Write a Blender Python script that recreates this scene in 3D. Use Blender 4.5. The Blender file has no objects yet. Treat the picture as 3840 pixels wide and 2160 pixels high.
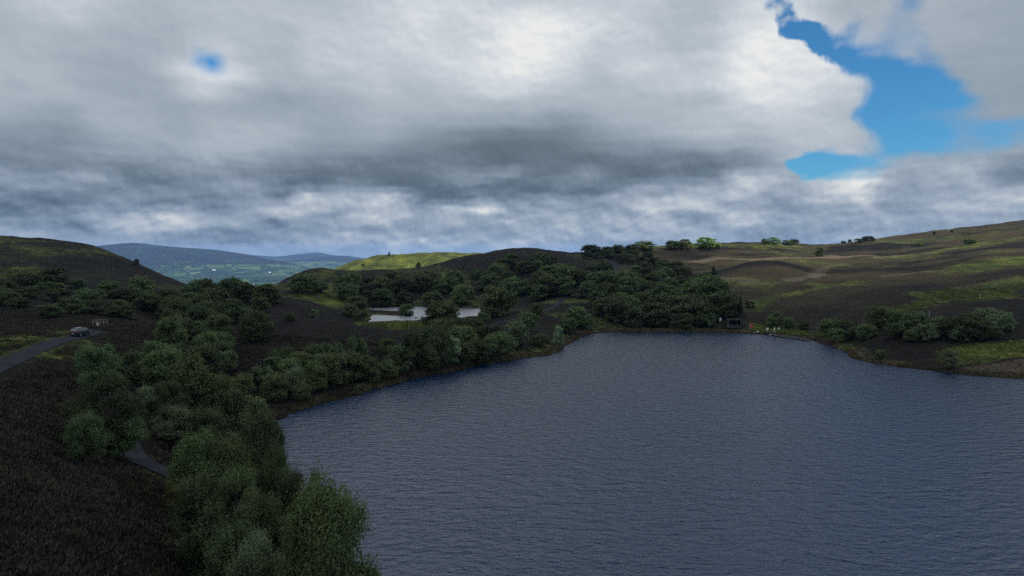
import bpy, bmesh, math, random
import numpy as np
from mathutils import Vector, Matrix
random.seed(7); RNG = np.random.default_rng(11)
R = math.radians
scene = bpy.context.scene
COL = scene.collection

# ------------------------------------------------------------------ camera
CAM_Z = 25.0
F = 2595.0                      # focal length in photograph pixels (3840 wide)
PITCH = math.atan2(1080-945, F)
cam_d = bpy.data.cameras.new('camera'); cam = bpy.data.objects.new('camera', cam_d); COL.objects.link(cam)
cam.location = (0, 0, CAM_Z); cam.rotation_euler = (math.pi/2-PITCH, 0, 0)
cam_d.sensor_width = 36; cam_d.lens = 36*F/3840; cam_d.clip_start = 0.5; cam_d.clip_end = 60000
scene.camera = cam
CP, SP = math.cos(PITCH), math.sin(PITCH)
def ray(u, v):
    """photo pixel -> (X/Y, slope Z/Y) of its line of sight"""
    a = (u-1920)/F; b = -(v-1080)/F
    y = CP + b*SP; z = -SP + b*CP
    return a/y, z/y
K = 3840/2576.0                 # enlarged-view pixels -> photograph pixels

# ------------------------------------------------------------------ numpy noise
def _hash(ix, iy, s):
    h = (ix.astype(np.int64)*374761393 + iy.astype(np.int64)*668265263 + s*974634777) & 0xffffffff
    h = ((h ^ (h >> 13))*1274126177) & 0xffffffff
    h = h ^ (h >> 16)
    return (h & 0xffff)/65535.0
def vnoise(x, y, s=0):
    ix = np.floor(x); iy = np.floor(y); fx = x-ix; fy = y-iy
    fx = fx*fx*(3-2*fx); fy = fy*fy*(3-2*fy)
    a = _hash(ix, iy, s); b = _hash(ix+1, iy, s); c = _hash(ix, iy+1, s); d = _hash(ix+1, iy+1, s)
    return (a*(1-fx)+b*fx)*(1-fy) + (c*(1-fx)+d*fx)*fy - 0.5
def fbm(x, y, octv=4, s=0):
    t = 0; a = 1; n = 0
    for i in range(octv):
        t = t + a*vnoise(x*2**i+17.3*i, y*2**i-9.1*i, s+i); n += a; a *= .5
    return t/n*2
def sstep(a, b, x):
    t = np.clip((x-a)/(b-a), 0, 1); return t*t*(3-2*t)

# ------------------------------------------------------------------ object helpers
def tag(o, label=None, cat=None, group=None, kind=None):
    if label: o['label'] = label
    if cat: o['category'] = cat
    if group: o['group'] = group
    if kind: o['kind'] = kind
    return o
def np_mesh(name, verts, faces, smooth=False):
    me = bpy.data.meshes.new(name)
    verts = np.asarray(verts, np.float32); faces = np.asarray(faces, np.int32)
    n = faces.shape[1]
    me.vertices.add(len(verts)); me.vertices.foreach_set('co', verts.ravel())
    me.loops.add(faces.size); me.loops.foreach_set('vertex_index', faces.ravel())
    me.polygons.add(len(faces)); me.polygons.foreach_set('loop_start', np.arange(0, faces.size, n, dtype=np.int32))
    me.polygons.foreach_set('loop_total', np.full(len(faces), n, np.int32))
    me.polygons.foreach_set('use_smooth', np.full(len(faces), smooth, bool))
    me.update(); return me
def link(name, me, mat=None, parent=None, loc=None):
    o = bpy.data.objects.new(name, me); COL.objects.link(o)
    if mat is not None and len(me.materials) == 0: me.materials.append(mat)
    if parent: o.parent = parent
    if loc is not None: o.location = loc
    return o
def empty(name, loc, rz=0, scale=None):
    o = bpy.data.objects.new(name, None); COL.objects.link(o); o.location = loc; o.rotation_euler = (0, 0, rz)
    if scale: o.scale = scale
    o.empty_display_size = .3
    return o
def bm_obj(name, bm, mat, parent=None, smooth=False):
    me = bpy.data.meshes.new(name); bm.to_mesh(me); bm.free()
    if smooth:
        for p in me.polygons: p.use_smooth = True
    return link(name, me, mat, parent)
def add_box(bm, c, s, rz=0, bevel=0):
    r = bmesh.ops.create_cube(bm, size=1)
    vs = r['verts']
    bmesh.ops.scale(bm, vec=s, verts=vs)
    if bevel:
        es = list({e for v in vs for e in v.link_edges})
        rr = bmesh.ops.bevel(bm, geom=es, offset=bevel, segments=2, affect='EDGES')
        vs = list({v for f in rr['faces'] for v in f.verts} | {v for v in vs if v.is_valid})
    if rz: bmesh.ops.rotate(bm, cent=(0, 0, 0), matrix=Matrix.Rotation(rz, 3, 'Z'), verts=vs)
    bmesh.ops.translate(bm, vec=c, verts=vs)
def add_tube(bm, pts, rads, seg=8):
    rings = []
    for i, p in enumerate(pts):
        p = Vector(p)
        q = Vector(pts[min(i+1, len(pts)-1)]) - Vector(pts[max(i-1, 0)])
        q.normalize(); a = q.orthogonal().normalized(); b = q.cross(a)
        rings.append([bm.verts.new(p+(a*math.cos(2*math.pi*k/seg)+b*math.sin(2*math.pi*k/seg))*rads[i]) for k in range(seg)])
    for i in range(len(rings)-1):
        for k in range(seg):
            try: bm.faces.new((rings[i][k], rings[i][(k+1) % seg], rings[i+1][(k+1) % seg], rings[i+1][k]))
            except ValueError: pass
    bm.faces.new(rings[0][::-1]); bm.faces.new(rings[-1])

# ------------------------------------------------------------------ node helper
class N:
    """tiny expression builder over a node tree"""
    def __init__(s, nt): s.nt = nt; s.L = nt.links
    def node(s, t, **k):
        n = s.nt.nodes.new(t)
        for a, b in k.items(): setattr(n, a, b)
        return n
    def put(s, sock, v):
        if isinstance(v, bpy.types.NodeSocket): s.L.new(v, sock)
        elif v is not None: sock.default_value = v
    def m(s, op, a, b=None, c=None, clamp=False):
        n = s.node('ShaderNodeMath', operation=op, use_clamp=clamp)
        s.put(n.inputs[0], a); s.put(n.inputs[1], b); s.put(n.inputs[2], c)
        return n.outputs[0]
    def vm(s, op, a, b=None, c=None):
        n = s.node('ShaderNodeVectorMath', operation=op)
        s.put(n.inputs[0], a); s.put(n.inputs[1], b); s.put(n.inputs[2], c)
        return n.outputs['Value'] if op in ('DOT_PRODUCT', 'LENGTH') else n.outputs[0]
    def noise(s, vec, scale, detail=4, rough=.55, dist=0, col=False, lac=2):
        n = s.node('ShaderNodeTexNoise'); s.put(n.inputs['Vector'], vec)
        s.put(n.inputs['Scale'], scale); s.put(n.inputs['Detail'], detail); s.put(n.inputs['Roughness'], rough)
        s.put(n.inputs['Distortion'], dist); n.inputs['Lacunarity'].default_value = lac
        return n.outputs['Color' if col else 'Fac']
    def voro(s, vec, scale, feature='F1', smooth=None):
        n = s.node('ShaderNodeTexVoronoi', feature=feature); s.put(n.inputs['Vector'], vec); s.put(n.inputs['Scale'], scale)
        return n.outputs['Distance']
    def map(s, vec, loc=(0, 0, 0), rot=(0, 0, 0), sc=(1, 1, 1)):
        n = s.node('ShaderNodeMapping'); s.put(n.inputs['Vector'], vec)
        n.inputs['Location'].default_value = loc; n.inputs['Rotation'].default_value = rot; n.inputs['Scale'].default_value = sc
        return n.outputs[0]
    def ss(s, v, a, b):
        n = s.node('ShaderNodeMapRange', interpolation_type='SMOOTHSTEP'); s.put(n.inputs['Value'], v)
        s.put(n.inputs['From Min'], a); s.put(n.inputs['From Max'], b); return n.outputs['Result']
    def lin(s, v, a, b, c, d):
        n = s.node('ShaderNodeMapRange'); s.put(n.inputs['Value'], v)
        for k, x in zip(('From Min', 'From Max', 'To Min', 'To Max'), (a, b, c, d)): s.put(n.inputs[k], x)
        return n.outputs['Result']
    def mix(s, f, a, b):
        n = s.node('ShaderNodeMix', data_type='RGBA'); s.put(n.inputs[0], f); s.put(n.inputs[6], a); s.put(n.inputs[7], b)
        return n.outputs[2]
    def ramp(s, f, stops):
        n = s.node('ShaderNodeValToRGB'); s.put(n.inputs[0], f); e = n.color_ramp.elements
        while len(e) < len(stops): e.new(.5)
        for x, (p, c) in zip(e, stops): x.position = p; x.color = (*c, 1)
        return n.outputs[0]
    def attr(s, name, out='Fac'):
        n = s.node('ShaderNodeAttribute', attribute_name=name); return n.outputs[out]
def lin(r, g, b):
    f = lambda c: ((c/255+.055)/1.055)**2.4 if c > 10.3 else c/255/12.92
    return (f(r), f(g), f(b))
def mat(name):
    m = bpy.data.materials.new(name); m.use_nodes = True
    nt = m.node_tree; nt.nodes.clear(); n = N(nt)
    n.out = n.node('ShaderNodeOutputMaterial'); return m, n
def pbr(name, col, rough=.7, var=.25, vs=3.0, metallic=0, coat=0, bump=0, spec=.5):
    m, n = mat(name); tc = n.node('ShaderNodeTexCoord').outputs['Object']
    f = n.noise(tc, vs, 5)
    c = n.mix(n.ss(f, .3, .7), tuple(x*(1-var) for x in col)+(1,), tuple(x*(1+var) for x in col)+(1,))
    b = n.node('ShaderNodeBsdfPrincipled'); n.put(b.inputs['Base Color'], c)
    b.inputs['Roughness'].default_value = rough; b.inputs['Metallic'].default_value = metallic
    b.inputs['Coat Weight'].default_value = coat; b.inputs['Specular IOR Level'].default_value = spec
    if bump:
        bn = n.node('ShaderNodeBump'); bn.inputs['Strength'].default_value = bump; n.put(bn.inputs['Height'], n.noise(tc, vs*4, 4))
        n.L.new(bn.outputs[0], b.inputs['Normal'])
    n.L.new(b.outputs[0], n.out.inputs[0]); return m
# ------------------------------------------------------------------ light and sky
SUN_AZ, SUN_EL = R(118), R(36)           # clockwise from the view direction (+Y)
sd = Vector((math.sin(SUN_AZ)*math.cos(SUN_EL), math.cos(SUN_AZ)*math.cos(SUN_EL), math.sin(SUN_EL)))
sun_d = bpy.data.lights.new('sun', 'SUN'); sun_d.energy = 5.0; sun_d.angle = R(.5); sun_d.color = (1, .95, .86)
sun = bpy.data.objects.new('sun', sun_d); COL.objects.link(sun); sun.location = sd*100
sun.rotation_euler = sd.to_track_quat('Z', 'Y').to_euler()

world = bpy.data.worlds.new('World'); scene.world = world; world.use_nodes = True
W = N(world.node_tree); W.nt.nodes.clear()
D = W.node('ShaderNodeTexCoord').outputs['Generated']
sx = W.node('ShaderNodeSeparateXYZ'); W.L.new(D, sx.inputs[0]); dx, dy, dz = sx.outputs
el = W.m('ARCSINE', dz); az = W.m('ARCTAN2', dx, dy)
cmb = W.node('ShaderNodeCombineXYZ'); W.L.new(az, cmb.inputs[0]); W.L.new(el, cmb.inputs[1]); P = cmb.outputs[0]
# position on the flat cloud layer, for detail that shrinks towards the horizon
zz = W.m('ADD', W.m('MAXIMUM', dz, 0.0), 0.14)
c2 = W.node('ShaderNodeCombineXYZ'); W.L.new(W.m('DIVIDE', dx, zz), c2.inputs[0]); W.L.new(W.m('DIVIDE', dy, zz), c2.inputs[1])
Q = c2.outputs[0]
def cen(v, k=.5): return W.m('SUBTRACT', v, k)
def dirpt(x, y):
    a, s = ray(x*K, y*K); n = math.sqrt(1+a*a+s*s)
    return math.atan2(a, 1), math.asin(s/n)
# warp
w1 = W.vm('SUBTRACT', W.noise(Q, 1.1, 4, .5, col=True), (.5, .5, .5))
w2 = W.vm('SUBTRACT', W.noise(W.map(P, sc=(1, 1.6, 1)), 16, 6, .5, col=True), (.5, .5, .5))
Pw = W.vm('ADD', W.vm('ADD', P, W.vm('MULTIPLY', w1, (.05, .014, 0))), W.vm('MULTIPLY', w2, (.034, .018, 0)))
def field(pts, X, Y, sxx, syy, eps, dflt):
    """smooth average of samples spread over the sky (azimuth, elevation), evaluated at X, Y"""
    num, den = eps*dflt, eps
    for p in pts:
        a, e = p[0], p[1]; s1, s2 = p[3:] if len(p) > 3 else (sxx, syy)
        w = np.exp(-((X-a)/s1)**2-((Y-e)/s2)**2); num = num+w*p[2]; den = den+w
    return num/den
def rows(elev, azim, pts, els, a0, a1, sxx, syy, eps, dflt, nseg, stops=32):
    """one group of colour ramps over azimuth for each elevation, blended from row to row"""
    xs = np.linspace(0, 1, stops); res = None; ed_ = np.linspace(a0, a1, nseg+1)
    for k, e in enumerate(els):
        gt_ = bpy.data.node_groups.new('cloud_row', 'ShaderNodeTree'); gt_.interface.new_socket('az', in_out='INPUT', socket_type='NodeSocketFloat'); gt_.interface.new_socket('v', in_out='OUTPUT', socket_type='NodeSocketFloat')
        G = N(gt_); gi = G.node('NodeGroupInput').outputs[0]; go = G.node('NodeGroupOutput'); r = None
        for j, (p, q) in enumerate(zip(ed_[:-1], ed_[1:])):
            v = np.clip(field(pts, p+xs*(q-p), e, sxx, syy, eps, dflt)*.5+.5, 0, 1)
            n_ = G.ramp(G.lin(gi, float(p), float(q), 0, 1), [(float(x), (float(q_),)*3) for x, q_ in zip(xs, v)]); n_.node.color_ramp.interpolation = 'EASE'
            r = n_ if r is None else G.mix(G.m('GREATER_THAN', gi, float(p)), r, n_)
        G.L.new(G.m('MULTIPLY_ADD', r, 2.0, -1.0), go.inputs[0])
        gn = W.node('ShaderNodeGroup'); gn.node_tree = gt_; W.L.new(azim, gn.inputs[0]); o_ = gn.outputs[0]
        if res is None: res = o_
        else:
            t = W.ss(elev, els[k-1], e); res = W.m('MULTIPLY_ADD', W.m('SUBTRACT', o_, res), t, res)
    return res
CLOUD = [  # where (view px) and how bright 0..1
 (40,40,.60),(160,10,.72),(60,160,.62),(40,260,.60),(230,130,.55),(330,210,.53),(300,60,.60),(430,100,.57),(120,330,.44),(30,430,.43),(330,305,.62),(230,420,.50),(300,370,.50),
 (600,70,.64),(680,150,.60),(650,260,.50),(560,185,.78),(430,300,.52),(560,330,.60),(700,330,.61),(500,400,.47),(420,470,.43),(640,420,.47),
 (850,60,.66),(820,180,.66),(900,280,.56),(800,380,.48),(900,430,.40),(700,470,.44),
 (1050,30,.70),(1020,170,.70),(1150,160,.83),(1200,250,.72),(1050,330,.58),(1100,400,.41),(1000,470,.40),
 (1340,60,.90),(1330,120,.88),(1240,190,.84),(1420,120,.80),(1400,230,.68),(1350,320,.50),(1300,390,.36),(1250,450,.40),(1400,430,.42),
 (1560,40,.72),(1600,150,.72),(1660,170,.82),(1560,260,.62),(1560,350,.46),(1500,420,.36),(1650,440,.38),
 (1780,40,.70),(1760,170,.70),(1740,260,.60),(1700,330,.56),(1740,380,.40),(1830,400,.42),(1800,440,.52),
 (1900,60,.86),(1870,150,.92),(1940,180,.95),(1990,240,.93),(1900,260,.90),(2060,140,.86),(2110,200,.78),(2000,320,.82),(1880,340,.72),(2100,300,.66),(2150,230,.60),(2060,370,.68),(1960,380,.66),(2180,360,.60),
 (2150,40,.58),(2300,60,.60),(2420,60,.55),(2540,60,.54),(2480,170,.52),(2560,250,.50),(2330,280,.50),(2440,300,.54),(2540,330,.52),
 (2400,380,.50),(2540,400,.44),(2560,470,.56),(2480,430,.50),(2350,450,.56),(2300,410,.54),(2250,480,.70),(2150,465,.86),(2190,490,.84),(2080,480,.66),(2030,500,.58),(2450,470,.62),(2560,500,.74),(2400,520,.60),(2500,550,.62),
 (1930,440,.72),(1850,460,.74),(1720,485,.70),(1760,510,.62),(1680,490,.56),(1600,500,.58),(1550,540,.58),(1720,525,.66),(1640,550,.50),(1760,550,.62),(1900,500,.64),(1960,550,.58),(1850,580,.56),(2100,540,.60),(2250,560,.60),(2350,570,.60),(2080,590,.58),
 (1440,570,.56),(1480,600,.60),(1330,560,.60),(1290,520,.56),(1180,500,.44),(1185,525,.72),(1350,600,.58),(1200,590,.56),(1240,560,.54),(1060,510,.64),(1010,490,.66),(1000,550,.60),(1080,560,.56),(1010,612,.74),(1065,612,.66),(940,590,.58),(1120,600,.56),
 (900,500,.62),(830,505,.70),(745,482,.80),(760,520,.72),(680,520,.70),(600,515,.60),(640,545,.56),(700,555,.46),(780,540,.50),(860,545,.54),(560,540,.44),(480,520,.40),(380,510,.40),(330,490,.46),(300,520,.46),
 (230,540,.60),(320,545,.76),(400,545,.80),(470,560,.68),(400,570,.66),(250,575,.50),(150,555,.46),(60,520,.42),(60,480,.42),(50,580,.66),(120,585,.66),(20,600,.58),(540,570,.56),(620,590,.50),(720,605,.50),(520,600,.52),(660,635,.74),(760,620,.58),(850,610,.54),(900,640,.56),(150,610,.56),(300,600,.55),
 (100,-250,.66),(600,-250,.72),(1300,-200,.94),(1100,-350,.95),(1600,-300,.95),(1900,-250,.9),(2500,-250,.60),(100,-450,.72),(600,-450,.8),(1300,-480,.97),(1900,-480,.9),(2500,-450,.6),(-500,200,.55),(-500,-200,.58),(3100,200,.55),(3100,500,.58),(-500,520,.5),(3100,-200,.58),(900,-120,.68),(1700,-120,.72)]
_LUM = lambda v: float(np.interp(v, [0, .36, .45, .53, .62, .72, .82, .92, 1], [80, 118, 143, 165, 181, 203, 222, 235, 240]))/255
SKYV = [(*dirpt(x, y), _LUM(v), .045, .024) for x, y, v in CLOUD if y < 400 and not (800 < x < 2015 and -60 < y < 432)]
BAND = [("""33333333233444455444333222
43333444322334444433322111
44444454422223433433221112
44344455322222334444422123
33333332333433334444327445
33222224444433333332228666
22212223333333333456667666
22223433332222333456666664
22223365557778632345566434
33342234677778765643223444
57643333466756655544344444
45454444444333322223444556
54554545555554444332344566
55555555555555555666655555""", 0, 600), ("""22222223332112222111222333
12222233334454322343211122
21111223445443223343221223
33211122333322223332222444
54553111121111112212355745
66776411123222344344554346
55776523345544454444456677
55666537789744554444456777
67776555555455555654555653
55565455545565555556555675
54444445444445556555566665
75655445555444556645655554
54478585564578555544443455
55567556555776655555555555""", 1280, 600), ("""11123345666665555556653333
11136665666666555566664333
22257776577789655555664433
56447765457789655555565433
66566655546778744444455655
66675554577778744455666667
66555554456656544445566667
77765444444446654455556655
32376754444444454555665444
54576644446444474444555555
55554444344444454444555555
55554444444466654444555555
55554444444466654444555555
55554444444466654444555555""", 2560, 600)]
TOP = """6788777776687
7787899876689
7787898776798
7778898687798
6767887667798
5666666666588
5655554566767
5543222456666
3322112222335"""
_dg = [90, 105, 120, 135, 150, 165, 180, 195, 211, 232]
for g, x0, y0 in BAND:
    for j, row in enumerate(g.split()):
        for i, c in enumerate(row): SKYV.append((*dirpt((x0+(50+100*i)/2.0125)/K, (y0+([25+50*q for q in range(13)]+[690])[j]/2.0125)/K), _dg[int(c)]/255, .0135, .0068))
for j, row in enumerate(TOP.split()):
    for i, c in enumerate(row): SKYV.append((*dirpt((1200+(100+200*i)/1.431)/K, (50+100*j)/1.431/K), _dg[int(c)]/255, .038, .019))
sp = W.node('ShaderNodeSeparateXYZ'); W.L.new(Pw, sp.inputs[0]); azw, elw = sp.outputs[0], sp.outputs[1]
V0 = rows(elw, azw, SKYV, [.004,.014,.0225,.032,.0415,.051,.0605,.070,.080,.0895,.099,.109,.1185,.128,.146,.165,.185,.207,.23,.255,.282,.31,.345,.40,.47,.56], -.66, .66, .04, .02, 1e-5, .88, 3)
# billow relief: finer noise, lit from above and from the sun side
B1 = W.noise(W.map(P, sc=(1, 1.7, 1)), 12, 6, .46)
L1 = W.noise(W.map(P, sc=(1, 1.6, 1)), 27, 7, .56); L2 = W.noise(W.map(W.vm('ADD', P, (.004, .0065, 0)), sc=(1, 1.6, 1)), 27, 7, .56)
lowband = W.m('SUBTRACT', 1.0, W.ss(el, .03, .17))
hot = W.m('MAXIMUM', W.m('SUBTRACT', V0, .66), 0.0)
V = W.m('MULTIPLY_ADD', cen(B1), .05, W.m('MULTIPLY_ADD', W.m('SUBTRACT', V0, .62), .16, V0))
V = W.m('MULTIPLY_ADD', W.m('SUBTRACT', L1, L2), W.m('ADD', W.m('MULTIPLY_ADD', lowband, .36, .06), W.m('MULTIPLY', hot, .6)), V)
cloud_cool = W.ramp(V, [(.2, lin(60,70,78)), (.46, lin(106,120,130)), (.56, lin(130,144,156)), (.65, lin(153,166,178)), (.71, lin(172,182,192)), (.80, lin(196,204,212)), (.87, lin(218,223,227)), (.92, lin(235,236,235))])
cloud_haze = W.ramp(V, [(.2, lin(60,74,90)), (.42, lin(92,110,132)), (.56, lin(130,147,168)), (.66, lin(156,170,187)), (.76, lin(186,195,204)), (.84, lin(212,216,216)), (.92, lin(236,235,229))])
cloud = W.mix(W.m('MULTIPLY', lowband, .85), cloud_cool, cloud_haze)
# gaps of blue sky: positive samples = blue, negative = cloud
BLUE_MAP = """254631110000155100000000
026532112511431000000000
002888522612334200000000
000346864422524300000000
000000587654422530000000
000000039998864372000000
000000001129999883100000
000000000049999998620000
000000000289997798874100
000000000189973366432111
000000000069997652234455
000000000028999986688865
000000000015877744213210
000478874774210000000000
000389988531000000000000
000000000000000000000000""".split()
BLUE = [(1878+29.62*(i+.5), 29.62*(j+.5), int(c)/4.5-1) for j, row in enumerate(BLUE_MAP) for i, c in enumerate(row)]
BLUE += [(1848, y, -1) for y in range(0, 470, 30)]+[(x, 495, -1) for x in range(1850, 2600, 30)]
BLUE += [(2120,-60,-.2),(2230,-70,-.1),(2320,-60,-.4),(2150,-170,.8),(2250,-180,1),(2350,-170,.9),(2430,-150,.4),(2150,-280,1),(2250,-300,1),(2350,-300,1),(2430,-260,.6),(2200,-400,1),(2330,-400,.9),(2060,-250,0),(2500,-250,-.6),(2000,-150,-.6),(2250,-500,1),(2340,-500,1),(2170,-500,.8),(2420,-470,.5),(2520,-100,-1),(1900,-80,-1)]
Bf = rows(elw, azw, [(*dirpt(x, y), v) for x, y, v in BLUE], [.085,.10,.115,.13,.146,.163,.18,.197,.214,.231,.248,.265,.282,.30,.318,.338,.37,.41,.46,.54], .20, .72, .014, .012, 1e-3, -1.0, 2)
hole = W.vm('MULTIPLY', W.vm('SUBTRACT', Pw, (*dirpt(534, 156), 0)), (1/.020, 1/.016, 0))
Bf = W.m('MAXIMUM', Bf, W.m('SUBTRACT', .42, W.m('MULTIPLY', W.vm('LENGTH', hole), .85)))
thr = W.m('MULTIPLY_ADD', cen(B1), .5, W.m('MULTIPLY_ADD', cen(W.noise(P, 38, 5, .6)), .55, Bf))
# crisp on the sunlit cumulus side, soft on the thin veils to the right
puff = W.m('SUBTRACT', .45, W.voro(W.map(Pw, sc=(1, 1.15, 1)), 42)); puff = W.m('MULTIPLY_ADD', puff, -.55, thr)
soft = W.m('MAXIMUM', W.ss(az, .40, .47), W.m('SUBTRACT', 1.0, W.ss(az, -.2, 0.0))); thr = W.m('MULTIPLY_ADD', W.m('SUBTRACT', thr, puff), soft, puff)
blue_f = W.ss(thr, W.m('MULTIPLY_ADD', soft, -.55, -.25), W.m('MULTIPLY_ADD', soft, .30, .15))
# broken blue overhead, above the picture
over = W.m('MULTIPLY', W.ss(el, .40, .60), W.ss(W.noise(Q, .9, 4, .5), .36, .50))
lane_ = W.m('MULTIPLY', W.ss(azw, .34, .41), W.m('SUBTRACT', 1.0, W.ss(azw, .52, .60))); over = W.m('MAXIMUM', over, W.m('MULTIPLY', lane_, W.ss(el, .37, .43)))
blue_f = W.m('MAXIMUM', blue_f, W.m('MULTIPLY', over, .85))
sky = W.node('ShaderNodeTexSky', sky_type='NISHITA'); sky.sun_disc = False
sky.sun_elevation = SUN_EL; sky.sun_rotation = SUN_AZ; sky.altitude = 280; sky.air_density = 1.0; sky.dust_density = .3; sky.ozone_density = 2.2
STR = .1
skyc = W.vm('MULTIPLY', sky.outputs[0], (.34, .84, 1.14))
cl10 = W.vm('SCALE', cloud); W.put(cl10.node.inputs['Scale'], W.m('MULTIPLY_ADD', W.ss(el, .38, .72), 3.3/STR, 1/STR))   # unseen cloud overhead brightened to raise the ambient light
final = W.mix(blue_f, cl10, skyc)
gnd = W.ss(dz, -.06, -.01)
final = W.mix(gnd, (.25, .27, .28, 1), final)
bg = W.node('ShaderNodeBackground'); W.L.new(final, bg.inputs[0]); bg.inputs[1].default_value = STR
wo = W.node('ShaderNodeOutputWorld'); W.L.new(bg.outputs[0], wo.inputs[0])
world.cycles.sampling_method = 'MANUAL'; world.cycles.sample_map_resolution = 512

vs = scene.view_settings; scene.display_settings.display_device = 'sRGB'
vs.view_transform = 'Standard'; vs.look = 'None'; vs.exposure = 0; vs.gamma = 1; vs.use_curve_mapping = False
# ------------------------------------------------------------------ terrain
LAKE_PX = [(1035,1575),(1133,1535),(1267,1498),(1394,1461),(1610,1409),(1766,1379),(1830,1366),(1953,1346),(2050,1335),(2110,1312),(2147,1279),(2200,1257),(2262,1245),(2450,1244),(2620,1246),
 (2713,1249),(2832,1251),(2981,1265),(3071,1280),(3145,1306),(3190,1341),(3235,1352),(3294,1364),(3429,1384),(3607,1404),(3840,1423),(4100,1445)]
def w_at(u, v, z=0.0):
    t, s = ray(u, v); y = (z-CAM_Z)/s
    return (t*y, y)
LAKE = np.array([w_at(u, v) for u, v in LAKE_PX] + [(128,112),(150,80),(150,-30),(-6,-30),(-9,20),(-13,36),(-19,46),(-25,60),(-31,76),(-34.5,92)])
POND_Z = 2.0
POND_PX = [(1368,1214),(1400,1213),(1480,1208),(1560,1207),(1600,1204),(1680,1200),(1790,1190),(1830,1170),(1840,1158),(1790,1158),(1700,1156),(1640,1152),(1560,1150),(1490,1152),(1380,1154),
  (1392,1166),(1440,1170),(1520,1172),(1556,1182),(1540,1187),(1440,1182),(1394,1181),(1388,1192),(1396,1198)]
POND = np.array([w_at(u, v, POND_Z) for u, v in POND_PX])
def poly_sd(P, x, y):
    """signed distance, negative inside"""
    d = np.full(x.shape, 1e9); ins = np.zeros(x.shape, bool); n = len(P)
    for i in range(n):
        ax, ay = P[i]; bx, by = P[(i+1) % n]; ex, ey = bx-ax, by-ay
        t = np.clip(((x-ax)*ex+(y-ay)*ey)/(ex*ex+ey*ey), 0, 1)
        d = np.minimum(d, np.hypot(x-ax-t*ex, y-ay-t*ey))
        c = ((ay > y) != (by > y))
        xi = ax+(y-ay)*ex/(ey if ey else 1e-9)
        ins ^= c & (x < xi)
    return np.where(ins, -d, d)
def line_d(P, x, y):
    d = np.full(x.shape, 1e9)
    for (ax, ay), (bx, by) in zip(P[:-1], P[1:]):
        ex, ey = bx-ax, by-ay; t = np.clip(((x-ax)*ex+(y-ay)*ey)/(ex*ex+ey*ey+1e-9), 0, 1)
        d = np.minimum(d, np.hypot(x-ax-t*ex, y-ay-t*ey))
    return d

# control points: ('z', u, v, height) or ('d', u, v, distance) or ('h', u, distance, height)
CTRL = []
def cz(*l): CTRL.extend(('z',)+p for p in l)
def cd(*l): CTRL.extend(('d',)+p for p in l)
def ch(*l): CTRL.extend(('h',)+p for p in l)
cz((-900,2160,10),(-300,2160,9.8),(0,2160,9),(400,2160,7.5),(800,2160,4.6),(1150,2160,1.6),(0,1800,10),(300,1800,7.5),(620,1850,4.8),(900,1850,2.4),(1010,1650,1.0),(1080,1900,1.2),
   (0,1500,11),(300,1500,8.5),(500,1700,5.2),(470,1400,8.2),(700,1450,4.6),(900,1480,2.2),(-700,1500,13),(0,1385,11.6),(150,1312,11.6),(300,1266,11.4),(0,1290,12),(-500,1300,13.5),
   (350,1195,12.0),(100,1180,12.6),(650,1230,9.6),(700,1350,6.3),(900,1350,4.6),(1100,1420,2.6),(1300,1360,3.4),(1100,1300,5.6),(900,1270,6.6),(1250,1290,5.4))
ch((0,14,10),(900,14,6),(1500,14,0),(2600,14,0),(3800,14,0),(1500,60,-1),(2500,60,-1.5),(2500,140,-1.5),(3300,80,-1.5),(2900,190,-.5))
cd((-600,1060,190),(0,1088,185),(300,1088,190),(600,1108,195),(-600,930,240),(0,990,232),(250,1000,240),(470,1030,245),(620,1075,245))
cd((-900,860,270),(-300,884,268),(0,900,270),(70,906,272),(135,912,275),(200,917,278),(270,919,280),(350,926,285),(430,953,290),(475,972,290),(520,992,290),(560,1010,288),(600,1029,285),(650,1053,278),(695,1072,268),(745,1092,255),(800,1100,250),(850,1098,250),(920,1096,250),(970,1090,262))
ch((-900,430,20),(0,430,14),(300,430,10),(450,430,2),(600,410,-8),(700,390,-10),(850,370,-12),(950,390,-10),(0,700,-20),(600,700,-70),(850,700,-80),(-900,700,-20),(1100,480,-15),(1000,700,-70))
cd((1015,1076,285),(1050,1061,300),(1085,1042,310),(1120,1025,320),(1155,1013,330),(1190,1006,335),(1265,1008,345),(1300,1012,350),(1415,1011,360),(1500,1007,368),(1565,1001,372),(1610,994,376),(1655,985,382),(1715,970,390),(1760,961,396),(1805,953,400),(1840,946,402),(1880,939,404),(1930,936,404),(1980,934,404),(2050,935,404),(2090,938,405),(2130,945,408),(2180,949,414),(2230,950,425))
ch((1200,440,0),(1400,455,2),(1600,470,5),(1800,500,8),(2000,500,14),(2130,520,17))
cd((1200,1035,560),(1260,1008,580),(1300,991,595),(1340,977,600),(1380,967,605),(1415,960,610),(1450,956,612),(1490,953,615),(1560,951,618),(1640,950,620),(1720,951,625),(1800,954,630),(1900,965,640),(2000,975,650))
cd((1300,1012,520),(1415,1000,540),(1600,992,545))
ch((1100,760,-40),(1300,850,-20),(1600,850,0),(1900,850,8))
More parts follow.
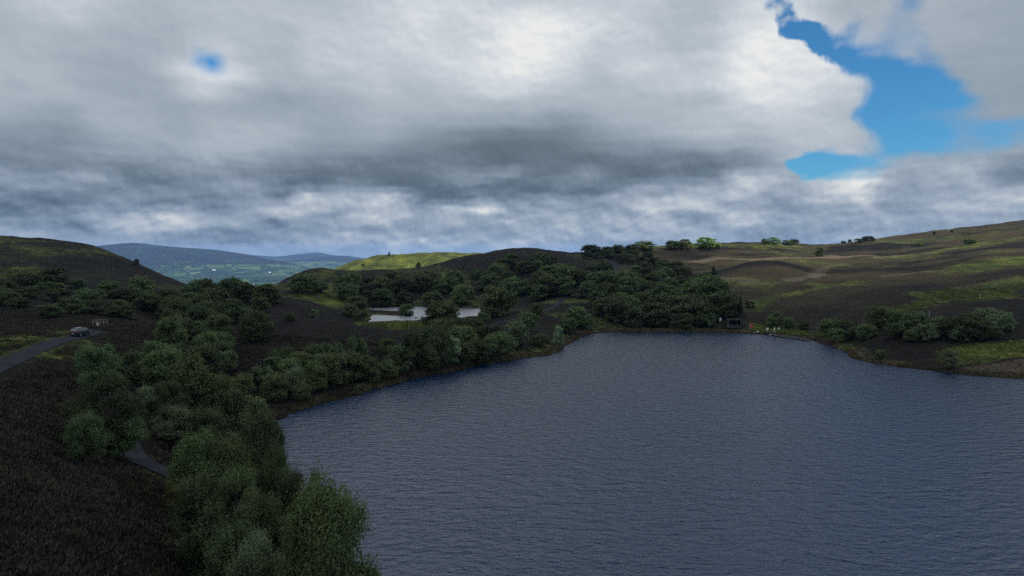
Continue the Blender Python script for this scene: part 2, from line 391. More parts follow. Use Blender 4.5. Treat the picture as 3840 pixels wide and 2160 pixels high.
# slopes round the pond and middle knoll
cd((1200,1100,280),(1350,1120,285),(1500,1115,302),(1650,1060,335),(1900,1040,345),(1900,1110,300),(1300,1060,312),(1750,1130,296),(1150,1140,225),(1300,1160,250),(1480,1143,296),
   (600,1160,190),(900,1182,180),(1100,1192,175),(1250,1208,168),(1330,1219,166),(1400,1228,166),(1480,1240,166),(1550,1262,164),(1700,1290,165),(750,1160,205),(950,1125,230),(1050,1110,250))
ch((1400,222,1.6),(1500,250,1.0),(1650,260,1.0),(1800,262,1.2),(1400,196,2.4),(1600,196,2.6),(1150,205,5),(1250,225,3.4))
cz((1900,1215,3.0),(1850,1270,3.2),(2000,1180,4.4),(2080,1145,5.2),(2160,1118,6.4),(2000,1290,1.8),(2100,1240,2.4),(2180,1200,3.2))
cd((2300,1180,238),(2300,1100,285),(2300,1030,345),(2300,990,395),(2305,966,425),(2250,1060,315),(2600,1180,235),(2600,1110,280),(2600,1040,335),(2500,1000,390),(2750,1150,240),(2700,1060,300))
cd((2200,948,450),(2300,938,470),(2400,929,490),(2480,925,500),(2550,921,505),(2620,918,510),(2700,916,515),(2760,914,520),(2800,911,522),(2840,908,524),(2880,910,528),(2960,917,540),(3050,919,550),(3130,916,560),(3200,908,562),(3260,899,562),(3360,889,560),(3460,876,556),(3580,862,550),(3700,847,545),(3840,829,540),(4100,800,530),(4500,760,520))
ch((2300,640,14),(2600,700,15),(2900,720,14),(3300,760,18),(3840,760,30),(4500,760,40),(2500,900,-10),(3300,900,-10),(4500,900,-10))
cd((2700,981,405),(2760,979,405),(3000,968,418),(3200,958,428),(3500,935,432),(3840,893,430),(2650,945,460),(3000,940,480),(3400,915,490),(3840,862,480))
cd((2720,1003,352),(2790,986,345),(2860,980,342),(2930,984,342),(2990,998,340),(3060,1016,335),(2860,993,385),(2860,1040,300),(2760,1040,300))
cd((3000,1060,280),(3200,1085,255),(3350,1052,272),(3500,1040,276),(3700,1010,276),(3840,1000,268),(3840,1110,208),(3650,1110,214),(3500,1150,198),(3350,1150,202),(3200,1180,204),(2950,1180,228),(3100,1020,330),(3400,990,330),(3700,950,330),(4400,900,330),(4400,1100,180))
cz((2600,1215,1.2),(2750,1232,1.0),(2850,1230,1.3),(2950,1240,1.3),(3060,1240,1.6),(3180,1262,2.2),(3300,1290,2.4),(3600,1290,3.6),(3840,1285,4.6),(3840,1372,1.9),(3550,1345,1.6),(3350,1330,1.4),(4300,1350,4))
TH = 2.2
_c = []
for c in CTRL:
    if c[0] == 'h':
        t = (c[1]-1920)/F/CP; _c.append((TH*t, math.log(c[2]), c[3]))
    else:
        t, s = ray(c[1], c[2]); y = (c[3]-CAM_Z)/s if c[0] == 'z' else c[3]
        _c.append((TH*t, math.log(y), CAM_Z+s*y))
_c = np.array(_c)
def _phi(r2): return r2*np.log(r2+1e-12)*.5
def tps_fit(P, lam=2e-4):
    n = len(P); dx = P[:, None, :2]-P[None, :, :2]; A = np.zeros((n+3, n+3))
    A[:n, :n] = _phi((dx**2).sum(-1))+lam*np.eye(n); A[:n, n] = 1; A[:n, n+1:] = P[:, :2]; A[n:, :n] = A[:n, n:].T
    return np.linalg.solve(A, np.r_[P[:, 2], 0, 0, 0])
_w = tps_fit(_c)
def loft(X, Y):
    a = TH*X/Y; b = np.log(Y); n = len(_c); out = np.zeros(a.shape)+_w[n]+_w[n+1]*a+_w[n+2]*b
    for i in range(n):
        if _w[i]: out += _w[i]*_phi((a-_c[i, 0])**2+(b-_c[i, 1])**2)
    return out

# grid: polar around the drone's position, regular in X/Y and ln Y
NU, NV = 900, 700
tg = np.concatenate([np.linspace(-1.9, -.83, 70, endpoint=False), np.linspace(-.83, .83, NU-140), np.linspace(.83, 1.9, 71)[1:]])
lg = np.concatenate([np.linspace(math.log(13), math.log(45), 90, endpoint=False), np.linspace(math.log(45), math.log(1100), NV-90)])
TT, LL = np.meshgrid(tg, lg); GY = np.exp(LL); GX = TT*GY
base = np.zeros(GX.shape)
for k in range(0, NV, 100): base[k:k+100] = loft(GX[k:k+100], GY[k:k+100])
jag = fbm(GX/2.2, GY/2.2, 3, 31)*.7+fbm(GX/8, GY/8, 2, 33)*1.3
sdl = poly_sd(LAKE, GX, GY)+jag
sdp = poly_sd(POND, GX, GY)+jag*.6
amp = np.clip((GY-20)/260, .25, 1.6)
rough = fbm(GX/26, GY/26, 4, 3)*1.5*amp + fbm(GX/5.5, GY/5.5, 3, 5)*.36 + fbm(GX/1.3, GY/1.3, 3, 9)*.26*np.clip(160/GY, .5, 1.3)
H0 = base+rough
def bank(H, sd, lvl, wid, depth):
    k = sstep(0, wid, sd)
    land = (lvl+.28+.5*sstep(0, 2.0, sd)+np.maximum(fbm(GX/1.1, GY/1.1, 3, 44), -.2)*.3)*(1-k) + np.maximum(H, lvl+.45)*k
    return np.where(sd < 0, lvl-.15-np.minimum(depth, -sd*.35), np.where(sd < wid, land, H))
H1 = bank(H0, sdp, POND_Z, 7, 1.5)
H1 = np.where((sdl < 60) & (sdl > 0) & (GY < 330), np.maximum(H1, .6), H1)
H1 = bank(H1, sdl, 0.0, 9, 3)
def hgt(x, y, G=None):
    """terrain height at world x, y (bilinear on the grid)"""
    G = H if G is None else G
    x = np.atleast_1d(np.asarray(x, float)); y = np.maximum(np.atleast_1d(np.asarray(y, float)), 13.01)
    i = np.clip(np.interp(x/y, tg, np.arange(len(tg))), 0, len(tg)-1.001); j = np.clip(np.interp(np.log(y), lg, np.arange(len(lg))), 0, len(lg)-1.001)
    i0 = i.astype(int); j0 = j.astype(int); fi = i-i0; fj = j-j0
    return (G[j0, i0]*(1-fi)+G[j0, i0+1]*fi)*(1-fj)+(G[j0+1, i0]*(1-fi)+G[j0+1, i0+1]*fi)*fj
H = H1
_ys = np.exp(np.linspace(math.log(20), math.log(1000), 1400))
def hit(u, v):
    """where the line of sight through a photo pixel first meets the ground"""
    t, s = ray(u, v); h = hgt(t*_ys, _ys, H1); zr = CAM_Z+s*_ys
    k = np.nonzero(h >= zr)[0]
    if len(k) == 0: y = _ys[np.argmax(h-zr)]
    else: y = _ys[k[0]]
    return t*y, y
def hv(x, y): return hit(x*K, y*K)      # from enlarged-view pixels

# ---- paths
def smooth_line(P, n=8):
    P = np.array(P, float); out = []
    for i in range(len(P)-1):
        p0 = P[max(i-1, 0)]; p1 = P[i]; p2 = P[i+1]; p3 = P[min(i+2, len(P)-1)]
        for k in range(n):
            t = k/n
            out.append(.5*((2*p1)+(-p0+p2)*t+(2*p0-5*p1+4*p2-p3)*t*t+(-p0+3*p1-3*p2+p3)*t**3))
    out.append(P[-1]); return np.array(out)
ROADS = [('lane', [hv(-130,985), hv(0,922), hv(60,894), hv(120,868), hv(165,853), hv(205,843), hv(240,835)], 2.6),
         ('path', [hv(305,965), hv(312,1060), hv(322,1120), hv(352,1162), hv(395,1195), hv(445,1232), hv(520,1300)], 2.5),
         ('path', [hv(1150,840), hv(1235,818), hv(1310,798), hv(1372,781), hv(1400,766), hv(1418,750), hv(1458,742)], 2.6),
         ('lane', [hv(1556,700), hv(1550,680), hv(1544,668), hv(1540,656), hv(1552,644)], 5.5)]
ROADS = [(n, smooth_line(p), w) for n, p, w in ROADS]
base_s = hgt(GX.ravel(), GY.ravel(), base).reshape(GX.shape)
pathm = np.zeros(GX.shape)
for n, P, w in ROADS:
    d = line_d(P, GX, GY); k = 1-sstep(w*.5, w*.5+2.0, d)
    H1 = H1*(1-k)+(base+fbm(GX/26, GY/26, 4, 3)*1.5*amp)*k if n == 'lane' or True else H1
    pathm = np.maximum(pathm, 1-sstep(w*.5+.2, w*.5+1.6, d))
H = H1

# ---- land cover: grass / straw, as strokes on the ground
grass = np.zeros(GX.shape); straw = np.zeros(GX.shape)
_wob = fbm(GX/9, GY/9, 3, 401)
def stroke(arr, pts, w, val=1.0, f=.1):
    P = smooth_line([hv(*p) for p in pts], 5); d = line_d(P, GX, GY)
    d = d+_wob*w*.45; np.maximum(arr, val*(1-sstep(w*f, w*1.15, d)), out=arr)
def blob(arr, x, y, rx, ry, val=1.0):
    cx, cy = hv(x, y); r = np.hypot((GX-cx)/rx, (GY-cy)/ry); np.maximum(arr, val*(1-sstep(.5, 1.1, r)), out=arr)
stroke(straw, [(1700,661),(1780,657),(1860,652),(1950,650),(2030,648),(2100,646),(2178,642)], 9)
stroke(straw, [(2178,648),(2250,646),(2320,636),(2400,626)], 5, .7)
stroke(grass, [(2250,648),(2320,638),(2440,620),(2510,605),(2600,592)], 14, 1.15)
stroke(straw, [(2060,690),(2040,697),(1990,707)], 5, .9)
stroke(straw, [(1800,700),(1850,702),(1890,706)], 6, .8); stroke(straw, [(1860,712),(1900,713),(1955,714)], 5, .7)
stroke(straw, [(2130,668),(2080,672),(2050,690)], 6, .6)
stroke(grass, [(2000,655),(2060,660),(2110,668)], 12, .6)
stroke(grass, [(2600,650),(2540,660),(2480,671),(2420,676)], 18, 1.25); stroke(straw, [(2430,677),(2350,683),(2270,691),(2220,696)], 3, .8)
stroke(grass, [(2200,705),(2130,712),(2060,724),(1990,740),(1930,752),(1880,770)], 5, .8); blob(grass, 2090,716,14,7)
stroke(grass, [(2600,700),(2520,715),(2440,738),(2400,745)], 14); stroke(grass, [(2400,745),(2330,762),(2280,776),(2240,790)], 6, .8)
stroke(straw, [(2600,690),(2520,700),(2450,722)], 6, .5)
blob(grass, 2530,880,17,9); blob(grass, 2440,905,10,6,.7); blob(straw, 2540,925,14,4,.7); blob(straw, 2470,925,6,3,.6)
stroke(grass, [(1880,815),(1960,833),(2020,838),(2080,845)], 5); stroke(grass, [(1540,826),(1650,828),(1800,831)], 5, .7)
blob(grass, 60,860,16,10,.55); blob(grass, 20,880,12,8,.55); stroke(grass, [(-60,905),(40,870),(120,845),(190,830)], 6, .45)
stroke(grass, [(300,1180),(380,1215),(440,1250)], 3, .2)
blob(grass, 1000,822,12,7); blob(grass, 940,820,8,6)
blob(grass, 1430,760,16,12,.8); blob(grass, 1480,800,20,14,.5); blob(grass, 1500,660,26,26,.4)
stroke(grass, [(1600,622),(1680,622),(1740,617),(1830,617)], 14); stroke(grass, [(40,620),(110,627),(200,630),(250,632)], 14, .5); stroke(grass, [(0,650),(60,648),(110,640),(140,630)], 14, .45); stroke(grass, [(0,690),(60,680)], 12, .6)
stroke(grass, [(1000,765),(1150,760),(1200,770)], 6, .6); stroke(grass, [(270,790),(300,770),(330,772)], 6, .4)
stroke(grass, [(760,726),(800,722),(860,718)], 10, .5); stroke(grass, [(780,695),(820,680),(860,676)], 10, .6); stroke(grass, [(330,905),(370,915)], 8, .2)
far_g = sstep(480, 520, GY)*(1-sstep(.14, .2, TT)); grass = np.maximum(grass, far_g*(.92+.3*fbm(GX/30, GY/60, 3, 80)))
grass = np.maximum(grass, sstep(.1, .75, fbm(GX/35, GY/35, 4, 77)+.15)*.75*sstep(150, 260, GY))
fringe = (1-sstep(.8, 2.6, np.abs(sdl-1.0)))*(.5+.9*fbm(GX/7, GY/7, 2, 61)); straw = np.maximum(straw, np.clip(fringe, 0, .9))
grass = np.maximum(grass, (1-sstep(1, 7, sdl))*(.45+.5*fbm(GX/9, GY/9, 2, 64))*(sdl > 0))
grass = np.maximum(grass, (1-sstep(1, 6, sdp))*.5); mud = 1-sstep(-.2, .45, np.minimum(sdl, sdp))
grass = np.clip(grass*(1-pathm*.2)+pathm*.12, 0, 1)

idx = np.arange(len(lg)*len(tg)).reshape(len(lg), len(tg))
# rows go away from the drone: wind faces so normals point up
quads = np.stack([idx[:-1, :-1], idx[:-1, 1:], idx[1:, 1:], idx[1:, :-1]], -1).reshape(-1, 4)
# leave out what is deep under water
deep = (np.minimum(sdl, sdp) < -4); keep = ~(deep[:-1, :-1] & deep[1:, 1:] & deep[:-1, 1:] & deep[1:, :-1]).ravel()
me = np_mesh('moorland', np.stack([GX, GY, H], -1).reshape(-1, 3), quads[keep], True)
for nm, arr in (('grass', grass), ('straw', straw), ('mud', mud), ('brown', sstep(20, 110, GX)*sstep(150, 330, GY))):  # brown masks the right hill, where sunlight is put into the heather colour
    a = me.attributes.new(nm, 'FLOAT', 'POINT'); a.data.foreach_set('value', arr.astype(np.float32).ravel())

# heather / grass / straw ground material
m_ground, n = mat('moorland_ground'); tc = n.node('ShaderNodeTexCoord').outputs['Object']
nA = n.noise(tc, .11, 6, .6); nB = n.noise(tc, 1.7, 6, .65); nC = n.noise(tc, 7, 4, .7); nD = n.noise(n.map(tc, sc=(1, 1, 2)), .6, 5, .7)
hea = n.ramp(n.m('MULTIPLY_ADD', n.m('SUBTRACT', nB, .5), 1.0, nA), [(.25, (.011, .0095, .0075)), (.45, (.019, .0160, .0118)), (.6, (.029, .0235, .0158)), (.75, (.040, .035, .020)), (.95, (.060, .056, .030))])
lit_bands = n.m('MULTIPLY', n.attr('brown'), n.ss(n.noise(n.map(tc, rot=(0, 0, R(-14)), sc=(.35, 1, 1)), .028, 5, .62), .40, .58)); hm = n.node('ShaderNodeHueSaturation'); n.put(hm.inputs['Color'], hea); n.put(hm.inputs['Value'], n.lin(lit_bands, 0, 1, .40, 1.35)); hea = n.mix(n.m('MULTIPLY', lit_bands, .5), hm.outputs[0], (.060, .045, .017, 1))  # lighter right-hill heather stands in for sunlight, broken by dark heather bands
gra = n.ramp(n.m('MULTIPLY_ADD', n.m('SUBTRACT', nC, .5), .5, n.m('MULTIPLY_ADD', n.m('SUBTRACT', n.noise(n.map(tc, sc=(1, .4, 1)), .09, 5, .65), .5), 1.3, nD)), [(.2, (.022, .026, .010)), (.42, (.042, .052, .013)), (.6, (.078, .096, .018)), (.8, (.145, .148, .034))])
stw = n.ramp(nC, [(.25, (.06, .045, .030)), (.55, (.15, .12, .08)), (.8, (.26, .22, .15))])
olive = n.m('MULTIPLY', n.ss(n.noise(tc, .045, 5, .6), .42, .72), .28)
gf = n.ss(n.m('MULTIPLY_ADD', n.m('SUBTRACT', nD, .5), 1.5, n.m('MULTIPLY_ADD', n.m('SUBTRACT', nB, .5), 1.0, n.m('ADD', olive, n.attr('grass')))), .22, 1.0)
sf = n.m('MULTIPLY', n.ss(n.m('MULTIPLY_ADD', n.m('SUBTRACT', nB, .5), 1.6, n.attr('straw')), .3, 1.0), .7)
c = n.mix(gf, hea, gra); c = n.mix(sf, c, stw); c = n.mix(n.attr('mud'), c, (.018, .014, .010, 1))
b = n.node('ShaderNodeBsdfPrincipled'); n.put(b.inputs['Base Color'], c); b.inputs['Roughness'].default_value = .95; b.inputs['Specular IOR Level'].default_value = .08
bp = n.node('ShaderNodeBump'); bp.inputs['Distance'].default_value = .6; bp.inputs['Strength'].default_value = 1
n.put(bp.inputs['Height'], n.m('ADD', nB, n.m('MULTIPLY', nC, .4))); n.L.new(bp.outputs[0], b.inputs['Normal'])
n.L.new(b.outputs[0], n.out.inputs[0])
tag(link('moorland', me, m_ground), kind='structure', label='dark heather moorland with grassy strips rising round the lake')

# roads as their own strips
m_road, n = mat('road_tarmac'); tc = n.node('ShaderNodeTexCoord').outputs['Object']
b = n.node('ShaderNodeBsdfPrincipled'); n.put(b.inputs['Base Color'], n.ramp(n.m('MULTIPLY_ADD', n.m('SUBTRACT', n.noise(tc, 9, 5, .7), .5), .5, n.noise(tc, .7, 4)), [(.3, (.011, .012, .015)), (.7, (.025, .026, .034))]))
b.inputs['Roughness'].default_value = .95; b.inputs['Specular IOR Level'].default_value = .06; n.L.new(b.outputs[0], n.out.inputs[0])
for nm, P, w in ROADS:
    d = np.gradient(P, axis=0); nn = np.stack([-d[:, 1], d[:, 0]], 1)/np.hypot(d[:, 0], d[:, 1])[:, None]
    V = []; ks = np.linspace(-1, 1, 7)
    for i, p in enumerate(P):
        for k in ks:
            q = p+nn[i]*k*(w*.5*(1+.22*vnoise(np.array(i*.35), np.array(k*3.), 5))); V.append((q[0], q[1], 0))
    V = np.array(V); V[:, 2] = hgt(V[:, 0], V[:, 1], H)+.07+.05*(1-np.abs(np.tile(ks, len(P))))
    ii = np.arange(len(V)).reshape(len(P), 7); Q4 = np.stack([ii[:-1, :-1], ii[:-1, 1:], ii[1:, 1:], ii[1:, :-1]], -1).reshape(-1, 4)
    tag(link(nm, np_mesh(nm, V, Q4, True), m_road), kind='structure')

# ------------------------------------------------------------------ water
m_water, n = mat('lake_water'); tc = n.node('ShaderNodeTexCoord').outputs['Object']
wv = n.map(tc, rot=(0, 0, R(-8)), sc=(.5, 1, 1))
wa = n.noise(wv, 1.5, 4, .6); wb = n.noise(n.map(tc, rot=(0, 0, R(9)), sc=(.6, 1, 1)), .7, 3, .5); wc = n.noise(n.map(tc, rot=(0, 0, R(-22)), sc=(.35, 1, 1)), 3.4, 3, .6)
patch = n.noise(n.map(tc, sc=(.6, 1, 1)), .03, 4, .6)
hgtw = n.m('ADD', n.m('MULTIPLY', wa, .34), n.m('ADD', n.m('MULTIPLY', wb, .30), n.m('MULTIPLY', wc, .07)))
bp = n.node('ShaderNodeBump'); bp.inputs['Distance'].default_value = 1.0
n.put(bp.inputs['Strength'], n.m('MULTIPLY_ADD', patch, .5, .62)); n.put(bp.inputs['Height'], hgtw)
b = n.node('ShaderNodeBsdfPrincipled'); b.inputs['Base Color'].default_value = (.003, .018, .048, 1); b.inputs['Roughness'].default_value = .06; b.inputs['IOR'].default_value = 1.42
n.L.new(bp.outputs[0], b.inputs['Normal']); n.L.new(b.outputs[0], n.out.inputs[0])
m_pond, n2 = mat('pond_water'); tc = n2.node('ShaderNodeTexCoord').outputs['Object']
bp = n2.node('ShaderNodeBump'); bp.inputs['Distance'].default_value = .25; bp.inputs['Strength'].default_value = .5; n2.put(bp.inputs['Height'], n2.noise(n2.map(tc, sc=(.5, 1, 1)), 2.2, 4, .6))
b = n2.node('ShaderNodeBsdfPrincipled'); b.inputs['Base Color'].default_value = (.13, .145, .16, 1); b.inputs['Roughness'].default_value = .32; b.inputs['IOR'].default_value = 2.1
n2.L.new(bp.outputs[0], b.inputs['Normal']); n2.L.new(b.outputs[0], n2.out.inputs[0])
def water(name, P, z, grow, label, m_):
    c = P.mean(0); bm = bmesh.new()
    # grow the outline outwards under the banks
    n_ = len(P); out = []
    for i in range(n_):
        a = P[i-1]; b_ = P[i]; c_ = P[(i+1) % n_]; d = c_-a; d = d/np.hypot(*d); nn = np.array([d[1], -d[0]])
        q = b_+nn*grow; q2 = b_-nn*grow
        s1 = poly_sd(P, np.array([q[0]]), np.array([q[1]]))[0]; out.append(q if s1 > 0 else q2)
    f = bm.faces.new([bm.verts.new((p[0], p[1], z)) for p in out])
    bmesh.ops.triangulate(bm, faces=[f]); bmesh.ops.recalc_face_normals(bm, faces=bm.faces)
    if bm.faces and sum(f.normal.z for f in bm.faces) < 0: bmesh.ops.reverse_faces(bm, faces=bm.faces)
    o = bm_obj(name, bm, m_); tag(o, label, kind='structure')
water('lake_water', LAKE, 0.0, 2.2, 'wide blue grey lake rippled by wind', m_water); water('pond_water', POND, POND_Z, 1.2, 'small pale pond behind the dark heather rise', m_pond)
# ------------------------------------------------------------------ far valley and mountains
def ridge(pts, d0, tt):
    p = np.array([(ray(u, v)[0], CAM_Z+ray(u, v)[1]*d0) for u, v in pts]); return np.interp(tt, p[:, 0], p[:, 1])
M1 = [(-1200,985),(-500,960),(0,948),(250,936),(350,925),(400,918),(440,914),(480,911),(520,911),(560,916),(620,923),(700,929),(760,933),(810,937),(870,945),(921,953),(1004,972),(1086,985),(1142,999),(1183,1010),(1300,1030),(1700,1045),(4500,1045)]
M2 = [(-1200,1000),(700,975),(860,954),(926,955),(1031,962),(1073,959),(1114,953.5),(1150,950),(1185,946.5),(1205,947),(1224,952),(1255,958),(1307,959),(1362,968),(1450,972),(1800,962),(2600,955),(4500,960)]
M3 = [(-1200,1040),(900,1015),(1000,990),(1045,978),(1100,975),(1169,968),(1240,961),(1300,963),(1380,972),(1500,985),(2000,980),(4500,985)]
ft = np.concatenate([np.linspace(-.95, -.47, 60, endpoint=False), np.linspace(-.47, -.15, 420, endpoint=False), np.linspace(-.15, .95, 90)])
fl = np.linspace(math.log(1400), math.log(15500), 420)
FT, FL = np.meshgrid(ft, fl); FY = np.exp(FL); FX = FT*FY
def far_h(X, Y, TT_):
    flo = -192+14*fbm(X/900, Y/900, 3, 201)+9*fbm(X/330, Y/330, 3, 202)+(Y-3500)*.0035
    z = flo
    for pts, d0, fr, bk, s, e in ((M1, 7600, 1900, 1800, 210, 26), (M3, 9900, 1500, 900, 220, 18), (M2, 12600, 2000, 2200, 230, 22)):
        zr = ridge(pts, d0, TT_)
        g = np.where(Y < d0, sstep(d0-fr, d0+fr*.12, Y)/sstep(d0-fr, d0+fr*.12, np.array(d0*1.)), 1-sstep(d0, d0+bk, Y))
        ero = fbm(X/800, Y/800, 5, s)*e*2.2*sstep(0, .35, g)*(1-sstep(.75, 1, g))
        z = np.maximum(z, flo+(zr-flo)*g**1.25+ero)
    return z
FH = far_h(FX, FY, FT)
ii = np.arange(FH.size).reshape(FH.shape)
me = np_mesh('hills', np.stack([FX, FY, FH], -1).reshape(-1, 3), np.stack([ii[:-1, :-1], ii[:-1, 1:], ii[1:, 1:], ii[1:, :-1]], -1).reshape(-1, 4), True)
farm = 1-sstep(-150, -60, FH)
a = me.attributes.new('farm', 'FLOAT', 'POINT'); a.data.foreach_set('value', farm.astype(np.float32).ravel())
m_far, n = mat('valley_fields'); tc = n.node('ShaderNodeTexCoord').outputs['Object']
wob = n.vm('ADD', tc, n.vm('MULTIPLY', n.vm('SUBTRACT', n.noise(tc, .004, 3, .5, col=True), (.5, .5, .5)), (150, 150, 0)))
flat = n.map(wob, rot=(0, 0, .5), sc=(1/190, 1/250, 0))
v1 = n.node('ShaderNodeTexVoronoi', feature='F1'); n.put(v1.inputs['Vector'], flat); v1.inputs['Scale'].default_value = 1
v2 = n.node('ShaderNodeTexVoronoi', feature='DISTANCE_TO_EDGE'); n.put(v2.inputs['Vector'], flat); v2.inputs['Scale'].default_value = 1
sep = n.node('ShaderNodeSeparateColor'); n.L.new(v1.outputs['Color'], sep.inputs[0])
fieldc = n.ramp(sep.outputs[0], [(0, (.035, .062, .022)), (.35, (.05, .088, .028)), (.6, (.07, .112, .032)), (.8, (.085, .115, .04)), (1, (.045, .07, .028))])
nf = n.noise(tc, .009, 6, .65); nm_ = n.noise(tc, .0022, 6, .6)
hedge = n.m('SUBTRACT', 1.0, n.ss(v2.outputs['Distance'], .03, .075))
wood = n.m('MULTIPLY', n.ss(n.noise(tc, .0035, 5, .6), .52, .58), 1.0)
fc = n.mix(hedge, fieldc, (.016, .026, .014, 1)); fc = n.mix(wood, fc, (.014, .025, .014, 1))
moor = n.ramp(nm_, [(.3, (.014, .013, .015)), (.45, (.020, .019, .020)), (.55, (.020, .026, .016)), (.68, (.035, .046, .020))])  # mountain moor kept dark: cloud shade put into its colour
moor = n.mix(n.ss(nf, .35, .75), moor, (.012, .012, .013, 1))
c = n.mix(n.ss(n.m('MULTIPLY_ADD', n.m('SUBTRACT', nm_, .5), 1.6, n.attr('farm')), .35, .6), moor, fc)
b = n.node('ShaderNodeBsdfDiffuse'); n.put(b.inputs[0], c); n.L.new(b.outputs[0], n.out.inputs[0])
tag(link('hills', me, m_far), 'far green farmed valley and blue mountains beyond the moor', kind='structure')
def far_hit(u, v):
    t, s = ray(u, v); ys = np.exp(np.linspace(math.log(1500), math.log(15000), 3000)); h = far_h(t*ys, ys, np.full(ys.shape, t)); k = np.nonzero(h >= CAM_Z+s*ys)[0]
    y = ys[k[0]] if len(k) else 6000.; return t*y, y, float(h[k[0]]) if len(k) else -180.
# woods and hedgerow trees of the valley: too many and too far to count
rr = np.random.default_rng(5); bm = bmesh.new(); ico = bmesh.new(); bmesh.ops.create_icosphere(ico, subdivisions=1, radius=1)
iv = np.array([v.co[:] for v in ico.verts]); ifc = np.array([[v.index for v in f.verts] for f in ico.faces]); ico.free(); bm.free()
VV = []; FF = []; cnt = 0
X = rr.uniform(-.52, -.16, 26000); Y = np.exp(rr.uniform(math.log(2600), math.log(7300), 26000)); XX = X*Y
dens = fbm(XX/260, Y/260, 4, 300)+.7*np.maximum(0, .25-np.abs(fbm(XX/420, Y/420, 2, 310)))*3
hh = far_h(XX, Y, X); ok = (dens > .42) & (hh < -70)
XX, Y, hh = XX[ok][:6000], Y[ok][:6000], hh[ok][:6000]
for x, y, z in zip(XX, Y, hh):
    r = rr.uniform(7, 15); v = iv*np.array([r, r, r*.75])*rr.uniform(.75, 1.25, iv.shape)+(x, y, z+r*.4); VV.append(v); FF.append(ifc+cnt); cnt += len(iv)
m_fw, n = mat('far_leaf'); g = n.node('ShaderNodeNewGeometry').outputs['Random Per Island']
b = n.node('ShaderNodeBsdfDiffuse'); n.put(b.inputs[0], n.ramp(g, [(0, (.016, .028, .014)), (1, (.035, .055, .022))])); n.L.new(b.outputs[0], n.out.inputs[0])
tag(link('far_woodland', np_mesh('far_woodland', np.concatenate(VV), np.concatenate(FF)), m_fw), 'dark woods and hedgerow trees of the far valley', 'woodland', kind='stuff')
m_white = pbr('lime_render', (.75, .74, .70), .9); m_slate = pbr('slate_roof', (.10, .10, .115), .7)
for (u, v, L_, lab) in ((803, 1014, 30, 'long white farm building below the blue mountain'), (946, 1071, 17, 'small white farmhouse among the valley fields'), (1012, 1023, 18, 'pale farmhouse at the edge of the far valley woods')):
    x, y, z = far_hit(u, v); e = empty('farmhouse', (x, y, z), R(12))
    bm = bmesh.new(); add_box(bm, (0, 0, 4), (L_, 11, 10)); bm_obj('wall', bm, m_white, e)
    bm = bmesh.new(); h = 5
    p = [bm.verts.new(q) for q in ((-L_/2-.6, -6.2, 8.6), (L_/2+.6, -6.2, 8.6), (L_/2+.6, 6.2, 8.6), (-L_/2-.6, 6.2, 8.6), (-L_/2-.6, 0, 13), (L_/2+.6, 0, 13))]
    for f in ((0,1,5,4),(2,3,4,5),(0,4,3),(1,2,5),(3,2,1,0)): bm.faces.new([p[k] for k in f])
    bm_obj('roof', bm, m_slate, e); tag(e, lab, 'farmhouse', 'white farm buildings in the far valley')

# ------------------------------------------------------------------ unseen cloud shaped to shade the near moor (behind the right shoulder, outside the picture)
CZ = 700.0; off = sd*((CZ-14)/sd.z)
m_shade_cloud, n = mat('cloud'); tc = n.node('ShaderNodeTexCoord').outputs['Object']
ft_ = n.map(tc, loc=(-off.x, -off.y, 0)); s_ = n.node('ShaderNodeSeparateXYZ'); n.L.new(ft_, s_.inputs[0]); fx, fy = s_.outputs[0], s_.outputs[1]
nn_ = n.noise(ft_, .012, 6, .6)
edge = n.m('MULTIPLY_ADD', n.m('SUBTRACT', nn_, .5), 60, fy)
tr = n.ss(edge, 432, 474)                                  # thins out towards the far hill
right = n.m('MULTIPLY', n.ss(fx, 30, 160), n.ss(n.m('MULTIPLY_ADD', fx, .5, edge), 265, 480))
tr = n.m('MAXIMUM', tr, right)
left = n.m('MULTIPLY', n.m('SUBTRACT', 1.0, n.ss(fx, -330, -150)), n.ss(edge, 200, 330)); tr = n.m('MAXIMUM', tr, n.m('MULTIPLY', left, .04))
tr = n.m('POWER', tr, .5)                                  # the light crosses two surfaces
df = n.node('ShaderNodeBsdfDiffuse'); df.inputs[0].default_value = (.85, .86, .88, 1); tl = n.node('ShaderNodeBsdfTranslucent'); tl.inputs[0].default_value = (.5, .51, .53, 1)
m1 = n.node('ShaderNodeMixShader'); m1.inputs[0].default_value = .4; n.L.new(df.outputs[0], m1.inputs[1]); n.L.new(tl.outputs[0], m1.inputs[2])
tp = n.node('ShaderNodeBsdfTransparent'); m2 = n.node('ShaderNodeMixShader'); n.put(m2.inputs[0], tr); n.L.new(m1.outputs[0], m2.inputs[1]); n.L.new(tp.outputs[0], m2.inputs[2])
n.L.new(m2.outputs[0], n.out.inputs[0])
gx = np.linspace(-640, 760, 60)+off.x; gy = np.linspace(-260, 640, 50)+off.y; A, B = np.meshgrid(gx, gy)
r_ = np.maximum(np.abs(A-off.x-60)/700, np.abs(B-off.y-190)/450); th = 35*np.sqrt(np.clip(1-r_**4, 0, 1))
up = CZ+th*(1+.6*fbm(A/90, B/90, 4, 400)); dn = CZ-th*(.5+.3*fbm(A/90, B/90, 3, 410))-.02
ii = np.arange(A.size).reshape(A.shape); q = np.stack([ii[:-1, :-1], ii[:-1, 1:], ii[1:, 1:], ii[1:, :-1]], -1).reshape(-1, 4)
tag(link('cloud', np_mesh('cloud', np.concatenate([np.stack([A, B, up], -1).reshape(-1, 3), np.stack([A, B, dn], -1).reshape(-1, 3)]), np.concatenate([q, q[:, ::-1]+A.size]), True), m_shade_cloud), 'unseen cloud shaped to shade the lake and near moor', kind='structure')

